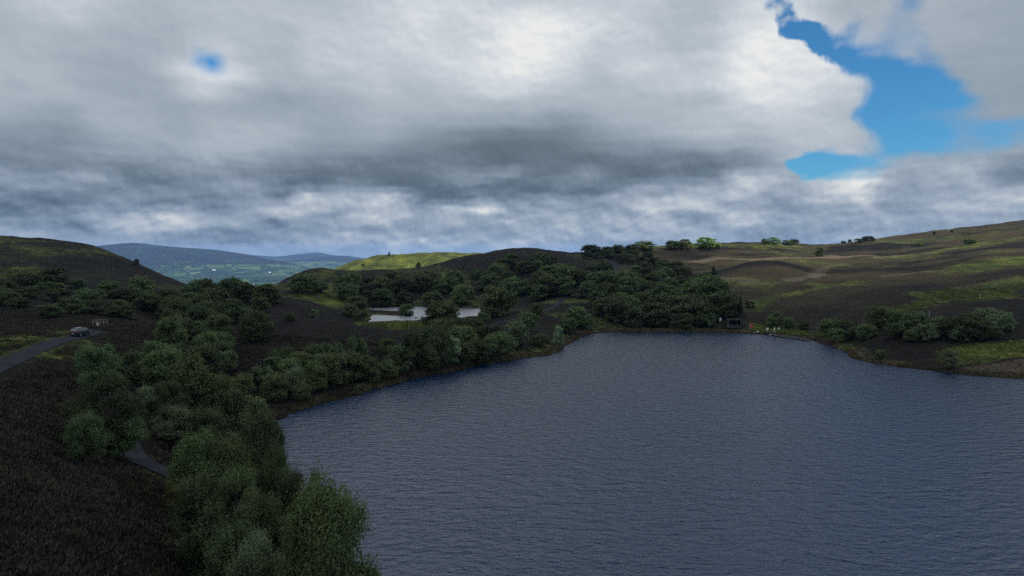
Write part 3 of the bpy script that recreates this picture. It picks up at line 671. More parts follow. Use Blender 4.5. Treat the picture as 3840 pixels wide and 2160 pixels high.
# ------------------------------------------------------------------ haze
m_haze, n = mat('haze'); pv = n.node('ShaderNodeVolumePrincipled'); pv.inputs['Color'].default_value = (.30, .55, 1, 1); pv.inputs['Density'].default_value = 4.7e-5; pv.inputs['Anisotropy'].default_value = .2
n.L.new(pv.outputs[0], n.out.inputs['Volume'])
bm = bmesh.new(); z0, z1 = float(min(FH.min(), H.min()))-1.5, float(max(FH.max(), H.max()))+12
add_box(bm, (0, 7500, (z0+z1)/2), (33000, 20000, z1-z0)); tag(bm_obj('haze', bm, m_haze), 'thin blue haze over the far valley', kind='stuff')
# ------------------------------------------------------------------ trees
def leaf_mat(name, stops, trans=.3):
    m, n = mat(name); g = n.node('ShaderNodeNewGeometry'); tc = n.node('ShaderNodeTexCoord').outputs['Object']; oi = n.node('ShaderNodeObjectInfo').outputs['Random']
    f = n.m('MULTIPLY_ADD', g.outputs['Random Per Island'], .55, n.m('MULTIPLY_ADD', n.noise(tc, 5, 2), .5, n.m('MULTIPLY_ADD', oi, .5, -.25)))
    c = n.ramp(f, stops); hs = n.node('ShaderNodeHueSaturation'); n.put(hs.inputs['Color'], c)
    n.put(hs.inputs['Hue'], n.m('MULTIPLY_ADD', oi, .06, .465)); n.put(hs.inputs['Value'], n.m('MULTIPLY_ADD', oi, .75, .62))
    d = n.node('ShaderNodeBsdfDiffuse'); t = n.node('ShaderNodeBsdfTranslucent'); n.put(d.inputs[0], hs.outputs[0]); n.put(t.inputs[0], hs.outputs[0])
    gl = n.node('ShaderNodeBsdfGlossy'); gl.inputs['Roughness'].default_value = .45; gl.inputs[0].default_value = (.5, .5, .42, 1)
    mx = n.node('ShaderNodeMixShader'); mx.inputs[0].default_value = trans; n.L.new(d.outputs[0], mx.inputs[1]); n.L.new(t.outputs[0], mx.inputs[2])
    m3 = n.node('ShaderNodeMixShader'); m3.inputs[0].default_value = .035; n.L.new(mx.outputs[0], m3.inputs[1]); n.L.new(gl.outputs[0], m3.inputs[2])
    n.L.new(m3.outputs[0], n.out.inputs[0]); return m
LM = {'thorn': leaf_mat('sunlit_leaf', [(0, (.070, .110, .024)), (.6, (.13, .19, .042)), (1, (.20, .27, .07))]),  # brighter leaves paint sunlight onto the skyline trees
      'willow': leaf_mat('willow_leaf', [(0, (0.051, 0.068, 0.025)), (.5, (0.071, 0.096, 0.033)), (1, (0.093, 0.119, 0.043))]),
      'birch': leaf_mat('birch_leaf', [(0, (0.043, 0.067, 0.028)), (.5, (0.061, 0.094, 0.036)), (1, (0.086, 0.123, 0.049))]),
      'pale': leaf_mat('whitebeam_leaf', [(0, (0.071, 0.103, 0.049)), (.5, (0.111, 0.153, 0.076)), (1, (0.187, 0.238, 0.127))]),
      'dark': leaf_mat('oak_leaf', [(0, (0.034, 0.047, 0.021)), (.5, (0.044, 0.064, 0.024)), (1, (0.062, 0.085, 0.031))]),
      'conifer': leaf_mat('pine_needle', [(0, (.014, .024, .016)), (1, (.034, .052, .032))], .1)}
m_bark = pbr('bark', (.075, .062, .05), .9, .4, 8)
def leaves(P, Nn, size, rg):
    """diamond leaf clumps at P facing Nn"""
    k = len(P); t = np.cross(Nn, rg.normal(size=(k, 3))); t /= np.linalg.norm(t, axis=1)[:, None]+1e-9; b = np.cross(Nn, t)
    s = size*rg.uniform(.6, 1.35, (k, 1)); w = s*rg.uniform(.38, .6, (k, 1)); bend = Nn*s*.18
    V = np.stack([P-t*s, P-b*w+bend, P+t*s, P+b*w+bend], 1).reshape(-1, 3)
    return V, np.arange(4*k).reshape(-1, 4)
def crown_mesh(kind, nleaf, size, seed):
    rg = np.random.default_rng(seed)
    if kind == 'conifer':
        P = []; Nn = []
        for k in range(nleaf):
            z = rg.uniform(.04, 1)**1.0; lay = math.floor(z*13)/13; rmax = .5*(1-z)**.85*(.72+.28*math.sin(lay*97)); a = rg.uniform(0, 6.28); br = rg.integers(0, 9)*.7+lay*11; a = a*.35+br
            r = rmax*math.sqrt(rg.uniform(.08, 1)); P.append((r*math.cos(a), r*math.sin(a), z-.09*r/.5)); Nn.append((math.cos(a)*.4, math.sin(a)*.4, 1))
        P = np.array(P); Nn = np.array(Nn)+rg.normal(size=P.shape)*.35
    else:
        npf = {'thorn': 44, 'willow': 44, 'birch': 52, 'pale': 44, 'dark': 46}[kind]; rlo, rhi = {'thorn': (.09, .16), 'willow': (.11, .19), 'birch': (.08, .16), 'pale': (.08, .15), 'dark': (.10, .18)}[kind]
        C = []; Rr = []
        tall = kind in ('birch', 'dark'); zc = .42 if tall else .30
        for k in range(npf):
            r = rg.uniform(rlo, rhi); z = rg.uniform(.16 if tall else .08, 1-r*.9); a = rg.uniform(0, 6.283)
            Rz = .5*math.sqrt(max(0, 1-((z-zc)/(1-zc))**2)) if z > zc else .5*(.72+.28*z/zc)
            Rz *= 1+.13*math.sin(a*2+seed)+.09*math.sin(a*3+seed*2); q = max(Rz-r*.75, 0)*rg.uniform(.2, 1)**.4
            C.append(np.array([q*math.cos(a), q*math.sin(a), z])); Rr.append(r)
        C = np.array(C); Rr = np.array(Rr)
        w = Rr**2; w /= w.sum(); idx = rg.choice(npf, nleaf, p=w); d = rg.normal(size=(nleaf, 3)); d /= np.linalg.norm(d, axis=1)[:, None]; d[:, 2] = np.where(d[:, 2] < -.3, -d[:, 2]*.6, d[:, 2])
        sh = rg.uniform(.25, 1.12, (nleaf, 1))**.5; lump = 1+.22*np.sin(d[:, :1]*9+idx[:, None])*np.sin(d[:, 1:2]*8+idx[:, None]*2)
        P = C[idx]+d*Rr[idx][:, None]*sh*lump*np.array([1, 1, 1.2])
        if kind in ('birch', 'pale', 'dark'):           # shoots that break the outline
            ns = nleaf//22; ts = rg.choice(nleaf, ns); A = P[ts]; dr = (A-np.array([0, 0, .45])); dr /= np.linalg.norm(dr, axis=1)[:, None]; dr += np.array([.0, 0, .55])
            L = rg.uniform(.03, .11, (ns, 1)); q = np.concatenate([A+dr*L*f+rg.normal(size=A.shape)*.004 for f in (.25, .5, .75, 1)]); P[:len(q)] = q; d[:len(q)] = np.tile(dr, (4, 1))
        P[:, 2] = np.maximum(P[:, 2], .03+rg.uniform(0, .05, nleaf)); Nn = d+np.array([0, 0, .35])+rg.normal(size=P.shape)*.55
    Nn /= np.linalg.norm(Nn, axis=1)[:, None]
    V, Fc = leaves(P, Nn, size, rg); me = np_mesh('crown', V, Fc); me.materials.append(LM[kind]); return me
def trunk_mesh(kind, seed):
    rg = random.Random(seed); bm = bmesh.new()
    if kind == 'conifer': add_tube(bm, [(0, 0, -.04), (0, 0, .4), (0, 0, .95)], [.022, .016, .004], 7)
    else:
        stems = 1 if kind == 'dark' else 3
        for s in range(stems):
            a = rg.uniform(0, 6.28); k = .0 if s == 0 else .05
            pts = [(k*math.cos(a), k*math.sin(a), -.06), (k*1.6*math.cos(a)+rg.uniform(-.02, .02), k*1.6*math.sin(a), .18), (k*2.6*math.cos(a), k*2.6*math.sin(a)+rg.uniform(-.03, .03), .42), (k*3.6*math.cos(a), k*3.6*math.sin(a), .68)]
            add_tube(bm, pts, [.026, .020, .014, .006], 7)
            for j in range(4):
                p = Vector(pts[1]).lerp(Vector(pts[3]), .15+.2*j); b = rg.uniform(0, 6.28); L = rg.uniform(.2, .34)
                add_tube(bm, [p, p+Vector((math.cos(b)*L*.5, math.sin(b)*L*.5, L*.45)), p+Vector((math.cos(b)*L, math.sin(b)*L, L*.75))], [.010, .007, .002], 5)
    me = bpy.data.meshes.new('trunk'); bm.to_mesh(me); bm.free(); me.materials.append(m_bark); return me
LODS = {'near': (34000, .0135, 4), 'mid': (10000, .026, 4), 'far': (4200, .040, 3)}
CR = {}
def get_crown(kind, lod, i):
    nl, sz, nv = LODS[lod]; k = (kind, lod, i % nv)
    if k not in CR: CR[k] = crown_mesh(kind, nl, sz, hash(kind) % 1 + 100*list(LM).index(kind)+10*list(LODS).index(lod)+i % nv)
    return CR[k]
TR = {}
def get_trunk(kind, i):
    k = (kind, i % 3)
    if k not in TR: TR[k] = trunk_mesh(kind, i % 3+7)
    return TR[k]
NAMES = {'thorn': 'sunlit_tree', 'willow': 'willow_tree', 'birch': 'birch_tree', 'pale': 'whitebeam_tree', 'dark': 'oak_tree', 'conifer': 'pine_tree'}
TREES = []
def tree(x, ytop, ybase, w, kind, label=None, group=None, name=None, fat=1.0, dist=None):
    """crown top / foot / width as enlarged-view pixels; the foot stands where that line of sight meets the ground"""
    if dist is None: gx, gy = hv(x, ybase)
    else: gx, gy = ray(x*K, ybase*K)[0]*dist, dist
    gz = float(hgt(gx, gy, H)[0]); i = len(TREES)
    zt = CAM_Z+ray(x*K, ytop*K)[1]*gy; h = max(zt-gz, .5); wd = w*K*gy/F
    if name != 'bush': wd = min(wd, (3.0 if group == 'trees on the skyline' else 1.45)*h)
    lod = 'near' if gy < 85 else 'mid' if gy < 190 else 'far'
    if name == 'bush': wd = min(wd, 2.1*h)
    bush = h < 3.2 or name == 'bush'
    e = empty(name or ('bush' if bush else NAMES[kind]), (gx, gy, gz-.02*h), RNG.uniform(0, 6.28))
    sx = wd*RNG.uniform(.95, 1.08); e.scale = (sx, sx*fat, h*1.02)
    link('crown', get_crown(kind, lod, int(RNG.integers(0, 9))), None, e); link('trunk', get_trunk(kind, i), None, e)
    tag(e, label, 'bush' if bush else 'tree', group); TREES.append((gx, gy, h, wd)); return e
def inside(poly, x, y):
    c = False; n = len(poly)
    for i in range(n):
        x1, y1 = poly[i]; x2, y2 = poly[(i+1) % n]
        if (y1 > y) != (y2 > y) and x < (x2-x1)*(y-y1)/(y2-y1)+x1: c = not c
    return c
def wood(poly, dx, dy, ws, hs, kinds, label, group, seed, keep=1.0, name=None, avoid=(), top=None):
    rg = random.Random(seed); xs = [p[0] for p in poly]; ys = [p[1] for p in poly]; y = min(ys); row = 0
    while y < max(ys):
        x = min(xs)+(row % 2)*dx/2
        while x < max(xs):
            px, py = x+rg.uniform(-.4, .4)*dx, y+rg.uniform(-.4, .4)*dy
            if inside(poly, px, py) and rg.random() < keep and not any(abs(px-a) < c and abs(py-b) < d for a, b, c, d in avoid):
                s = rg.uniform(.78, 1.2); h = rg.uniform(*hs)*s*(1 if top is None else min(1, max(.35, top+(1-top)*(py-min(ys))/(max(ys)-min(ys))))); kd = rg.choice(kinds)
                tree(px, py-h, py, rg.uniform(*ws)*s, kd, label, group, name)
            x += dx
        y += dy; row += 1
G1 = 'trees on the near bank'
T = tree
# near bank, bottom of the picture
T(828, 1205, 1555, 285, 'willow', 'tallest broad dark green tree overhanging the near water at the bottom', G1, dist=43.5)
T(760, 1188, 1420, 150, 'birch', 'light green birch leaning behind the broad tree at the water', G1)
T(648, 1345, 1600, 180, 'pale', 'silvery leaved tree at the bottom edge, in front of the others', G1)
T(530, 1205, 1470, 205, 'birch', 'grey green birch standing just right of the lower bend of the path', G1)
T(600, 1330, 1560, 190, 'birch', 'dark birch low between the grey green birch and the silvery tree', G1)
T(640, 1040, 1300, 170, 'birch', 'bright tipped birch where the near bank juts into the lake', G1)
T(505, 1085, 1300, 140, 'willow', 'rounded willow beside the lower path, facing the silvery shrub', G1)
T(575, 1095, 1330, 160, 'willow', 'wide dark willow between the path and the jutting birch', G1)
T(690, 1130, 1370, 120, 'birch', 'narrow dark birch right on the shore below the jutting birch', G1)
T(440, 1022, 1115, 150, 'pale', 'low silvery shrub tree at the bend of the path', G1)
T(262, 948, 1150, 170, 'birch', 'tall birch left of the sunken path', G1)
T(215, 1040, 1170, 110, 'birch', 'drooping birch at the left edge of the tree belt', G1)
T(310, 1045, 1160, 120, 'birch', 'small birch overhanging the path from the left', G1)
T(250, 868, 985, 115, 'birch', 'birch topping the left end of the tree belt', G1)
T(320, 885, 975, 90, 'birch', 'slim birch standing above the hidden path', G1)
T(415, 868, 985, 130, 'willow', 'broad willow at the crown of the tree belt', G1)
T(372, 972, 1040, 80, 'pale', 'small pale shrub beside the upper path', G1)
T(480, 890, 1060, 120, 'willow', 'tall willow on the lake side of the tree belt', G1)
T(425, 960, 1060, 90, 'birch', 'dark young birch inside the tree belt', G1)
T(540, 940, 1090, 110, 'willow', 'willow on the slope below the belt crown', G1)
T(590, 980, 1110, 100, 'birch', 'birch halfway down to the lake', G1)
T(635, 1000, 1085, 95, 'willow', 'low willow above the near shore corner', G1)
T(520, 1030, 1140, 110, 'birch', 'shaded birch right of the silvery shrub tree', G1)
T(340, 1000, 1090, 60, 'dark', 'small dark tree pressed against the path', G1)
# upper left slope
for x, yt, yb, w, k, lb in [(735,1290,1500,150,'birch','leafy birch filling the gap between the silvery tree and the broad one'),(700,1420,1640,150,'willow','willow at the very bottom between the silvery tree and the broad one'),(850,1330,1600,130,'birch','birch under the right edge of the broad dark tree'),(600,1180,1400,150,'willow','shaded willow behind the silvery tree'),(655,1230,1450,150,'willow','dark willow under the light green birch'),(690,1060,1270,90,'birch','slender birch at the tip of the near bank')]: T(x, yt, yb, w, k, lb, G1)
G2 = 'bushes on the heather slope'
for x, yt, yb, w, k, lb in [(432,793,872,85,'willow','round grey green bush on the heather above the tree belt'),(520,835,900,90,'willow','spreading bush just above the tree belt crown'),(640,782,858,85,'willow','rounded bush alone in the middle of the dark heather'),
        (790,778,800,28,'pale','tiny light green bush on the heather brow'),(730,785,806,60,'willow','low dull bush left of the tiny light one'),(905,779,806,60,'willow','low bush at the foot of the pond bank'),(880,765,795,70,'willow','spreading bush left of the pond tip'),
        (350,715,745,60,'willow','bush at the foot of the dark hill'),(570,742,790,90,'conifer','dark pine among the bushes below the notch')]: T(x, yt, yb, w, k, lb, G2)
wood([(0,712),(120,700),(230,715),(330,735),(350,790),(260,822),(200,800),(80,800),(0,830)], 52, 19, (60,95), (22,36), ['willow','birch','dark'], 'low scrub bush on the grassy slope above the lane', 'scrub bushes above the lane', 3, .75, 'bush', avoid=[(205,830,70,26)])
wood([(340,745),(480,740),(560,735),(660,742),(700,770),(640,800),(560,830),(470,850),(400,830),(350,790)], 52, 24, (60,90), (34,52), ['willow','birch','willow','dark'], 'dark rounded tree in the hollow below the notch', 'trees in the hollow below the notch', 4, .85)
for x, yt, yb, w in [(490,704,740,34),(520,701,738,40),(545,712,742,34),(470,716,742,30)]: T(x, yt, yb, w, 'birch', 'feathery dark tree showing against the bright valley in the notch', 'feathery trees in the notch')
for x, yt, yb, w, lb in [(600,724,738,30,'small dark tree in the dip of the notch'),(630,722,737,34,'rounded dark tree at the right of the notch'),(650,718,736,16,'upright narrow tree at the foot of the far dark slope'),(588,728,740,18,'stunted tree at the lowest point of the notch')]: T(x, yt, yb, w, 'dark', lb, 'dark trees of the notch')
wood([(380,905),(470,930),(560,975),(620,1010),(600,1050),(520,1000),(440,960)], 60, 34, (70,95), (60,80), ['willow','birch'], 'shaded tree inside the belt along the sunken path', 'trees of the belt along the path', 6)
wood([(430,860),(560,870),(620,940),(560,960),(480,900)], 56, 30, (70,95), (50,64), ['willow','birch'], 'dull green bush on the upper edge of the tree belt', 'bushes on the upper edge of the tree belt', 16)
wood([(380,800),(480,790),(590,800),(680,790),(700,815),(620,850),(560,880),(480,880),(410,860)], 58, 26, (70,100), (36,52), ['willow','dark','birch'], 'dull scrub bush on the slope above the tree belt', 'scrub above the tree belt', 21, .8)
wood([(640,955),(720,915),(800,900),(900,885),(980,882),(1080,862),(1180,845),(1190,860),(1080,880),(960,900),(860,930),(760,950),(690,1010),(640,1020)], 58, 24, (66,90), (36,52), ['willow','dark','birch'], 'dull bush in the scrub band behind the left shore', 'scrub band behind the left shore', 22, .8)
# shore band
G3 = 'shrubs along the left shore'
for x, yt, yb, w, k, lb in [(738,925,992,70,'pale','shrub with glinting light leaves above the shore corner'),(690,940,1010,80,'willow','dark shrub left of the glinting one'),(790,908,985,85,'willow','dark shrub right of the glinting one'),(760,965,1010,90,'willow','low shrub at the water below the glinting one'),
   (835,888,970,100,'willow','tall grey green willow with peaked top on the left shore'),(898,848,950,70,'birch','slim upright birch rising above the shore willows'),(880,885,958,95,'willow','wide willow under the slim birch'),(930,898,955,80,'willow','willow right of the slim birch'),(975,905,948,70,'willow','low willow sloping down to the water'),
   (1005,868,940,80,'birch','light tipped birch on the left shore'),(1040,840,930,75,'birch','taller birch next to the light tipped one'),(1075,868,930,85,'willow','willow dipping towards the dark shore reflection'),(1110,830,925,75,'birch','pointed birch in the shore band'),(1135,850,918,70,'pale','lighter birch near the middle of the shore'),(1165,862,915,80,'willow','low willow in the middle of the shore'),
   (1205,850,912,75,'willow','dull willow before the round light bush'),(1295,812,868,75,'pale','round light green bush above the shore'),(1255,835,895,80,'willow','dark bush under the round light one'),(1325,785,832,66,'birch','round bush beside the gravel path'),(1350,760,792,38,'willow','small round tree by the bend of the path'),(1405,822,868,34,'pale','small light bush at the water by the lake corner'),
   (1230,815,870,80,'dark','dark tree below the gravel path'),(1165,820,880,90,'willow','spreading willow under the big pond tree'),(1110,800,860,90,'willow','dark willow beside the pond grass'),(1360,838,872,60,'willow','dark heathery bush near the lake corner'),(1430,800,838,60,'dark','dull bush on the lake corner'),(1468,790,826,50,'birch','young birch on the lake corner'),(1450,770,815,70,'willow','grassy willow clump on the corner hill')]: T(x, yt, yb, w, k, lb, G3)
# by the pond
G4 = 'trees round the pond'
for x, yt, yb, w, k, lb in [(1112,757,848,122,'willow','big domed willow in front of the pond'),(1022,763,795,48,'willow','little round willow on the spit in the pond'),(1248,716,795,108,'willow','largest domed willow behind the pond'),(1165,714,766,86,'willow','domed willow next to the largest one, behind the water'),
   (1088,732,772,58,'willow','small willow on the far bank of the pond'),(1215,785,815,36,'birch','little birch at the right end of the pond'),(960,728,772,88,'dark','dark tree mass left on the far bank'),(900,742,790,80,'willow','willow at the left end of the pond'),(1020,735,770,70,'dark','dark tree in the middle of the far bank'),(1190,800,850,80,'willow','willow in front of the right end of the pond')]: T(x, yt, yb, w, k, lb, G4)
wood([(740,745),(800,725),(880,722),(960,722),(1060,712),(1160,700),(1230,690),(1300,672),(1380,665),(1440,680),(1440,745),(1330,762),(1290,745),(1180,725),(1080,745),(1000,748),(880,758)], 39, 17, (52,78), (36,52), ['willow','dark','willow','birch'], 'dark rounded tree in the wood behind the pond', 'wood behind the pond', 8, .92, top=.6)
wood([(1190,690),(1260,672),(1330,660),(1400,660),(1440,668),(1400,684),(1300,690)], 42, 15, (40,60), (22,34), ['willow','birch'], 'small tree at the upper edge of the wood under the dark hilltop', 'upper edge of the wood', 9, .8)
T(1378, 640, 672, 52, 'willow', 'rounded lone bush on the dark hilltop heather', 'hill bushes')
# wood above the far shore
AV = [(1548,668,14,34), (1420,752,26,22)]
wood([(1440,700),(1490,690),(1560,700),(1640,672),(1700,680),(1770,715),(1825,755),(1840,812),(1780,812),(1700,812),(1600,812),(1520,808),(1490,780),(1462,752),(1440,735)], 41, 18, (60,92), (50,68), ['willow','dark','birch','willow','willow'], 'dark green tree in the dense wood above the far shore', 'dense wood above the far shore', 12, .95, avoid=AV, top=.5)
for x, yt, yb, w, k, lb in [(1650,758,822,100,'willow','large rounded willow nearest the far shore'),(1715,740,815,105,'willow','olive domed willow behind the shore front'),(1770,758,820,85,'willow','willow next to the shelter end of the wood'),(1600,775,824,60,'birch','small round tree at the far shore edge'),(1725,785,828,52,'willow','low round bush at the water by the wood'),(1690,790,826,44,'pale','light tipped bush in front of the far wood'),
    (1555,750,812,70,'willow','round willow at the left end of the far shore wood'),(1784,785,822,40,'birch','thin tree nearest the white notice board'),(1818,735,800,70,'willow','round tree above the notice board'),(1790,690,745,70,'willow','domed tree at the right shoulder of the wood')]: T(x, yt, yb, w, k, lb, 'trees at the front of the far wood')
for x, yt, yb, w in [(1862,748,796,32),(1850,768,810,28),(1795,672,700,44)]: T(x, yt, yb, w, 'conifer', 'dark narrow pine at the right edge of the far wood', 'pines at the edge of the wood')
# knot of trees round the lane on the skyline
wood([(1466,648),(1500,640),(1560,640),(1600,640),(1650,652),(1660,672),(1600,676),(1570,664),(1530,660),(1480,664)], 30, 11, (38,54), (17,25), ['willow','birch','dark'], 'dark tree in the clump round the hilltop lane', 'clump round the hilltop lane', 14, .95, avoid=[(1546,668,10,16)])
G5 = 'trees on the skyline'
for x, yt, yb, w, k, lb in [(1488,616,645,54,'dark','dark tree at the left end of the skyline clump'),(1525,621,645,40,'dark','second tree of the skyline clump'),(1553,616,645,38,'dark','rounded middle tree of the skyline clump'),(1590,615,645,44,'dark','domed tree right of the middle of the clump'),
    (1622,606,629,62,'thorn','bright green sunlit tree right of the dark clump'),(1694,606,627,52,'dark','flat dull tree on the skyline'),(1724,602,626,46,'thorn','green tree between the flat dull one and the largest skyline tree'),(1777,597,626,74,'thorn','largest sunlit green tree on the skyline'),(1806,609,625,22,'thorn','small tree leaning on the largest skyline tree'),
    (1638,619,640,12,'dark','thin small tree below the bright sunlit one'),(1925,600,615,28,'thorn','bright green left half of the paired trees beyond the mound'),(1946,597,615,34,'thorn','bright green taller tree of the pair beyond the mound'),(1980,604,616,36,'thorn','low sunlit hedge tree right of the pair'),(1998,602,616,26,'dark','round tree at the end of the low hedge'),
    (2184,594,610,38,'dark','dark domed tree on the skyline where the right hill starts'),(2160,600,611,26,'birch','small tree next to the dark domed one'),(2122,606,613,16,'dark','isolated little bush on the skyline'),(2138,602,612,12,'dark','narrow bush beside the isolated little one'),
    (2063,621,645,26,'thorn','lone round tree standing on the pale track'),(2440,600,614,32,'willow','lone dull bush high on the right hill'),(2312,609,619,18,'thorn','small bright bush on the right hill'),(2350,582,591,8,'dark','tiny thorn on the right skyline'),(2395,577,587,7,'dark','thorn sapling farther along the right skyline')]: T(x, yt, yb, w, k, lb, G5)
T(344, 652, 668, 15, 'dark', 'lone windswept thorn on the steep edge of the left hill', 'lone thorns'); T(1052, 660, 676, 13, 'dark', 'lone square dark thorn before the sunlit green hill', 'lone thorns')
T(979, 632, 643, 12, 'conifer', 'lone ragged pine on top of the sunlit green hill'); T(914, 664, 670, 18, 'dark', 'small dark gorse bush on the sunlit hillside', 'lone thorns', 'bush')
# right shore
G6 = 'bushes on the right shore'
for x, yt, yb, w, k, lb in [(1953,783,812,48,'pale','light green bush above the three people'),(1940,795,822,60,'willow','dark bush left above the three people'),(1985,798,824,60,'willow','low bush right above the three people'),(1885,757,775,34,'pale','small light bush beside the pines'),(2020,805,828,50,'willow','low bush behind the plank jetty'),
    (2088,800,845,70,'willow','rounded willow at the end of the plank jetty'),(2130,806,855,80,'birch','yellow green bush over the shore corner'),(2105,825,862,80,'willow','dark bush hanging to the water at the corner'),(2210,770,822,92,'willow','large dark willow higher on the right bank'),(2245,775,820,62,'willow','willow joined to the large one'),(2180,815,852,90,'willow','broad low bush in the middle of the right bank'),(2250,812,848,80,'birch','grassy green bush below the large willow'),
    (2300,786,835,90,'birch','round green bush right of the large willow'),(2355,800,845,80,'willow','bush between the two big groups'),(2330,815,856,70,'pale','light leaved bush in front of the right group'),(2400,795,850,80,'dark','dark bush at the left of the right hand group'),(2440,790,853,110,'willow','wide olive bush, biggest of the right hand group'),(2480,776,822,70,'pale','bright leaved bush behind the biggest one'),(2520,785,832,60,'pale','bright leaved bush at the far right of the group'),(2415,820,858,50,'pale','shiny leaved low bush before the biggest one'),
    (2390,882,928,48,'pale','young rowan standing alone in the heather near the right water'),(2215,880,905,40,'willow','small bush beside the reedy point'),(2365,795,820,60,'willow','dull bush far back in the right group'),(2500,820,850,60,'willow','low bush under the bright leaved pair'),(2290,830,858,70,'willow','low dark bush near the grass edge')]: T(x, yt, yb, w, k, lb, G6)
# ------------------------------------------------------------------ ground cover one cannot count
def scatter(name, pts, lo, hi, blades, spread, wid, mat_, lean, label, cat, seed):
    rg = np.random.default_rng(seed); k = len(pts); P = np.repeat(pts, blades, 0); m = len(P)
    a = rg.uniform(0, 6.283, m); h = rg.uniform(lo, hi, m); r = spread*np.sqrt(rg.uniform(0, 1, m)); b = rg.uniform(0, 6.283, m)
    B = P+np.stack([r*np.cos(b), r*np.sin(b), np.full(m, -.08)], 1); out = np.stack([np.cos(b), np.sin(b), np.zeros(m)], 1)
    s = np.stack([np.cos(a), np.sin(a), np.zeros(m)], 1)*(wid*rg.uniform(.6, 1.3, m))[:, None]
    top = B+out*(h*lean*rg.uniform(.3, 1, m))[:, None]+np.stack([np.zeros(m), np.zeros(m), h], 1)
    V = np.stack([B-s, B+s, top], 1).reshape(-1, 3); o = link(name, np_mesh(name, V, np.arange(3*m).reshape(-1, 3)), mat_)
    return tag(o, label, cat, kind='stuff')
def blade_mat(name, stops):
    m, n = mat(name); g = n.node('ShaderNodeNewGeometry').outputs['Random Per Island']; tc = n.node('ShaderNodeTexCoord').outputs['Object']
    b = n.node('ShaderNodeBsdfDiffuse'); n.put(b.inputs[0], n.ramp(n.m('MULTIPLY_ADD', g, .45, n.m('ADD', n.m('MULTIPLY', n.noise(tc, .6, 4), .45), n.m('MULTIPLY_ADD', n.noise(tc, .09, 3), .5, -.15))), stops)); n.L.new(b.outputs[0], n.out.inputs[0]); return m
def samp(k, t0, t1, y0, y1, seed):
    rg = np.random.default_rng(seed); y = np.sqrt(rg.uniform(y0*y0, y1*y1, k)); t = rg.uniform(t0, t1, k); return t*y, y
def att(arr, x, y): return hgt(x, y, arr)
x, y = samp(190000, -.80, -.02, 30, 150, 1); z = hgt(x, y); g = att(grass, x, y)+.5*fbm(x/3, y/3, 2, 90); pm = att(pathm, x, y); sd_ = att(np.minimum(sdl, sdp), x, y)
ok = (g < .45) & (pm < .3) & (sd_ > 1.5); hx = np.stack([x, y, z], 1)[ok][:95000]
scatter('heather', hx, .12, .34, 5, .30, .10, blade_mat('heather_sprig', [(.15, (.034, .029, .024)), (.45, (.052, .045, .036)), (.7, (.068, .060, .044)), (.95, (.095, .090, .060))]), .8, 'dark brown heather covering the near slope', 'heather', 2)
x, y = samp(260000, -.85, .80, 35, 230, 3); z = hgt(x, y); g = att(grass, x, y)+.4*fbm(x/2, y/2, 2, 91); pm = att(pathm, x, y); sd_ = att(np.minimum(sdl, sdp), x, y)
ok = (g > .5) & (pm < .5) & (sd_ > .3); gx_ = np.stack([x, y, z], 1)[ok][:60000]
scatter('rough_grass', gx_, .14, .42, 4, .22, .05, blade_mat('grass_blade', [(.15, (.024, .030, .011)), (.45, (.045, .060, .018)), (.75, (.075, .090, .028)), (.95, (.12, .12, .05))]), .6, 'rough green grass on the banks and verges', 'grass', 4)
x, y = samp(900000, -.75, .85, 45, 240, 5); sd_ = att(sdl, x, y); st = att(straw, x, y); ok = (sd_ > -.1) & (sd_ < 1.7) & (st+.35*fbm(x/5, y/5, 2, 95) > .22); x, y = x[ok][:22000], y[ok][:22000]
scatter('shore_sedge', np.stack([x, y, hgt(x, y)], 1), .25, .62, 4, .2, .045, blade_mat('sedge_blade', [(.2, (.040, .032, .018)), (.5, (.085, .065, .040)), (.9, (.16, .13, .08))]), .7, 'straw coloured sedge fringing the lake', 'sedge', 6)

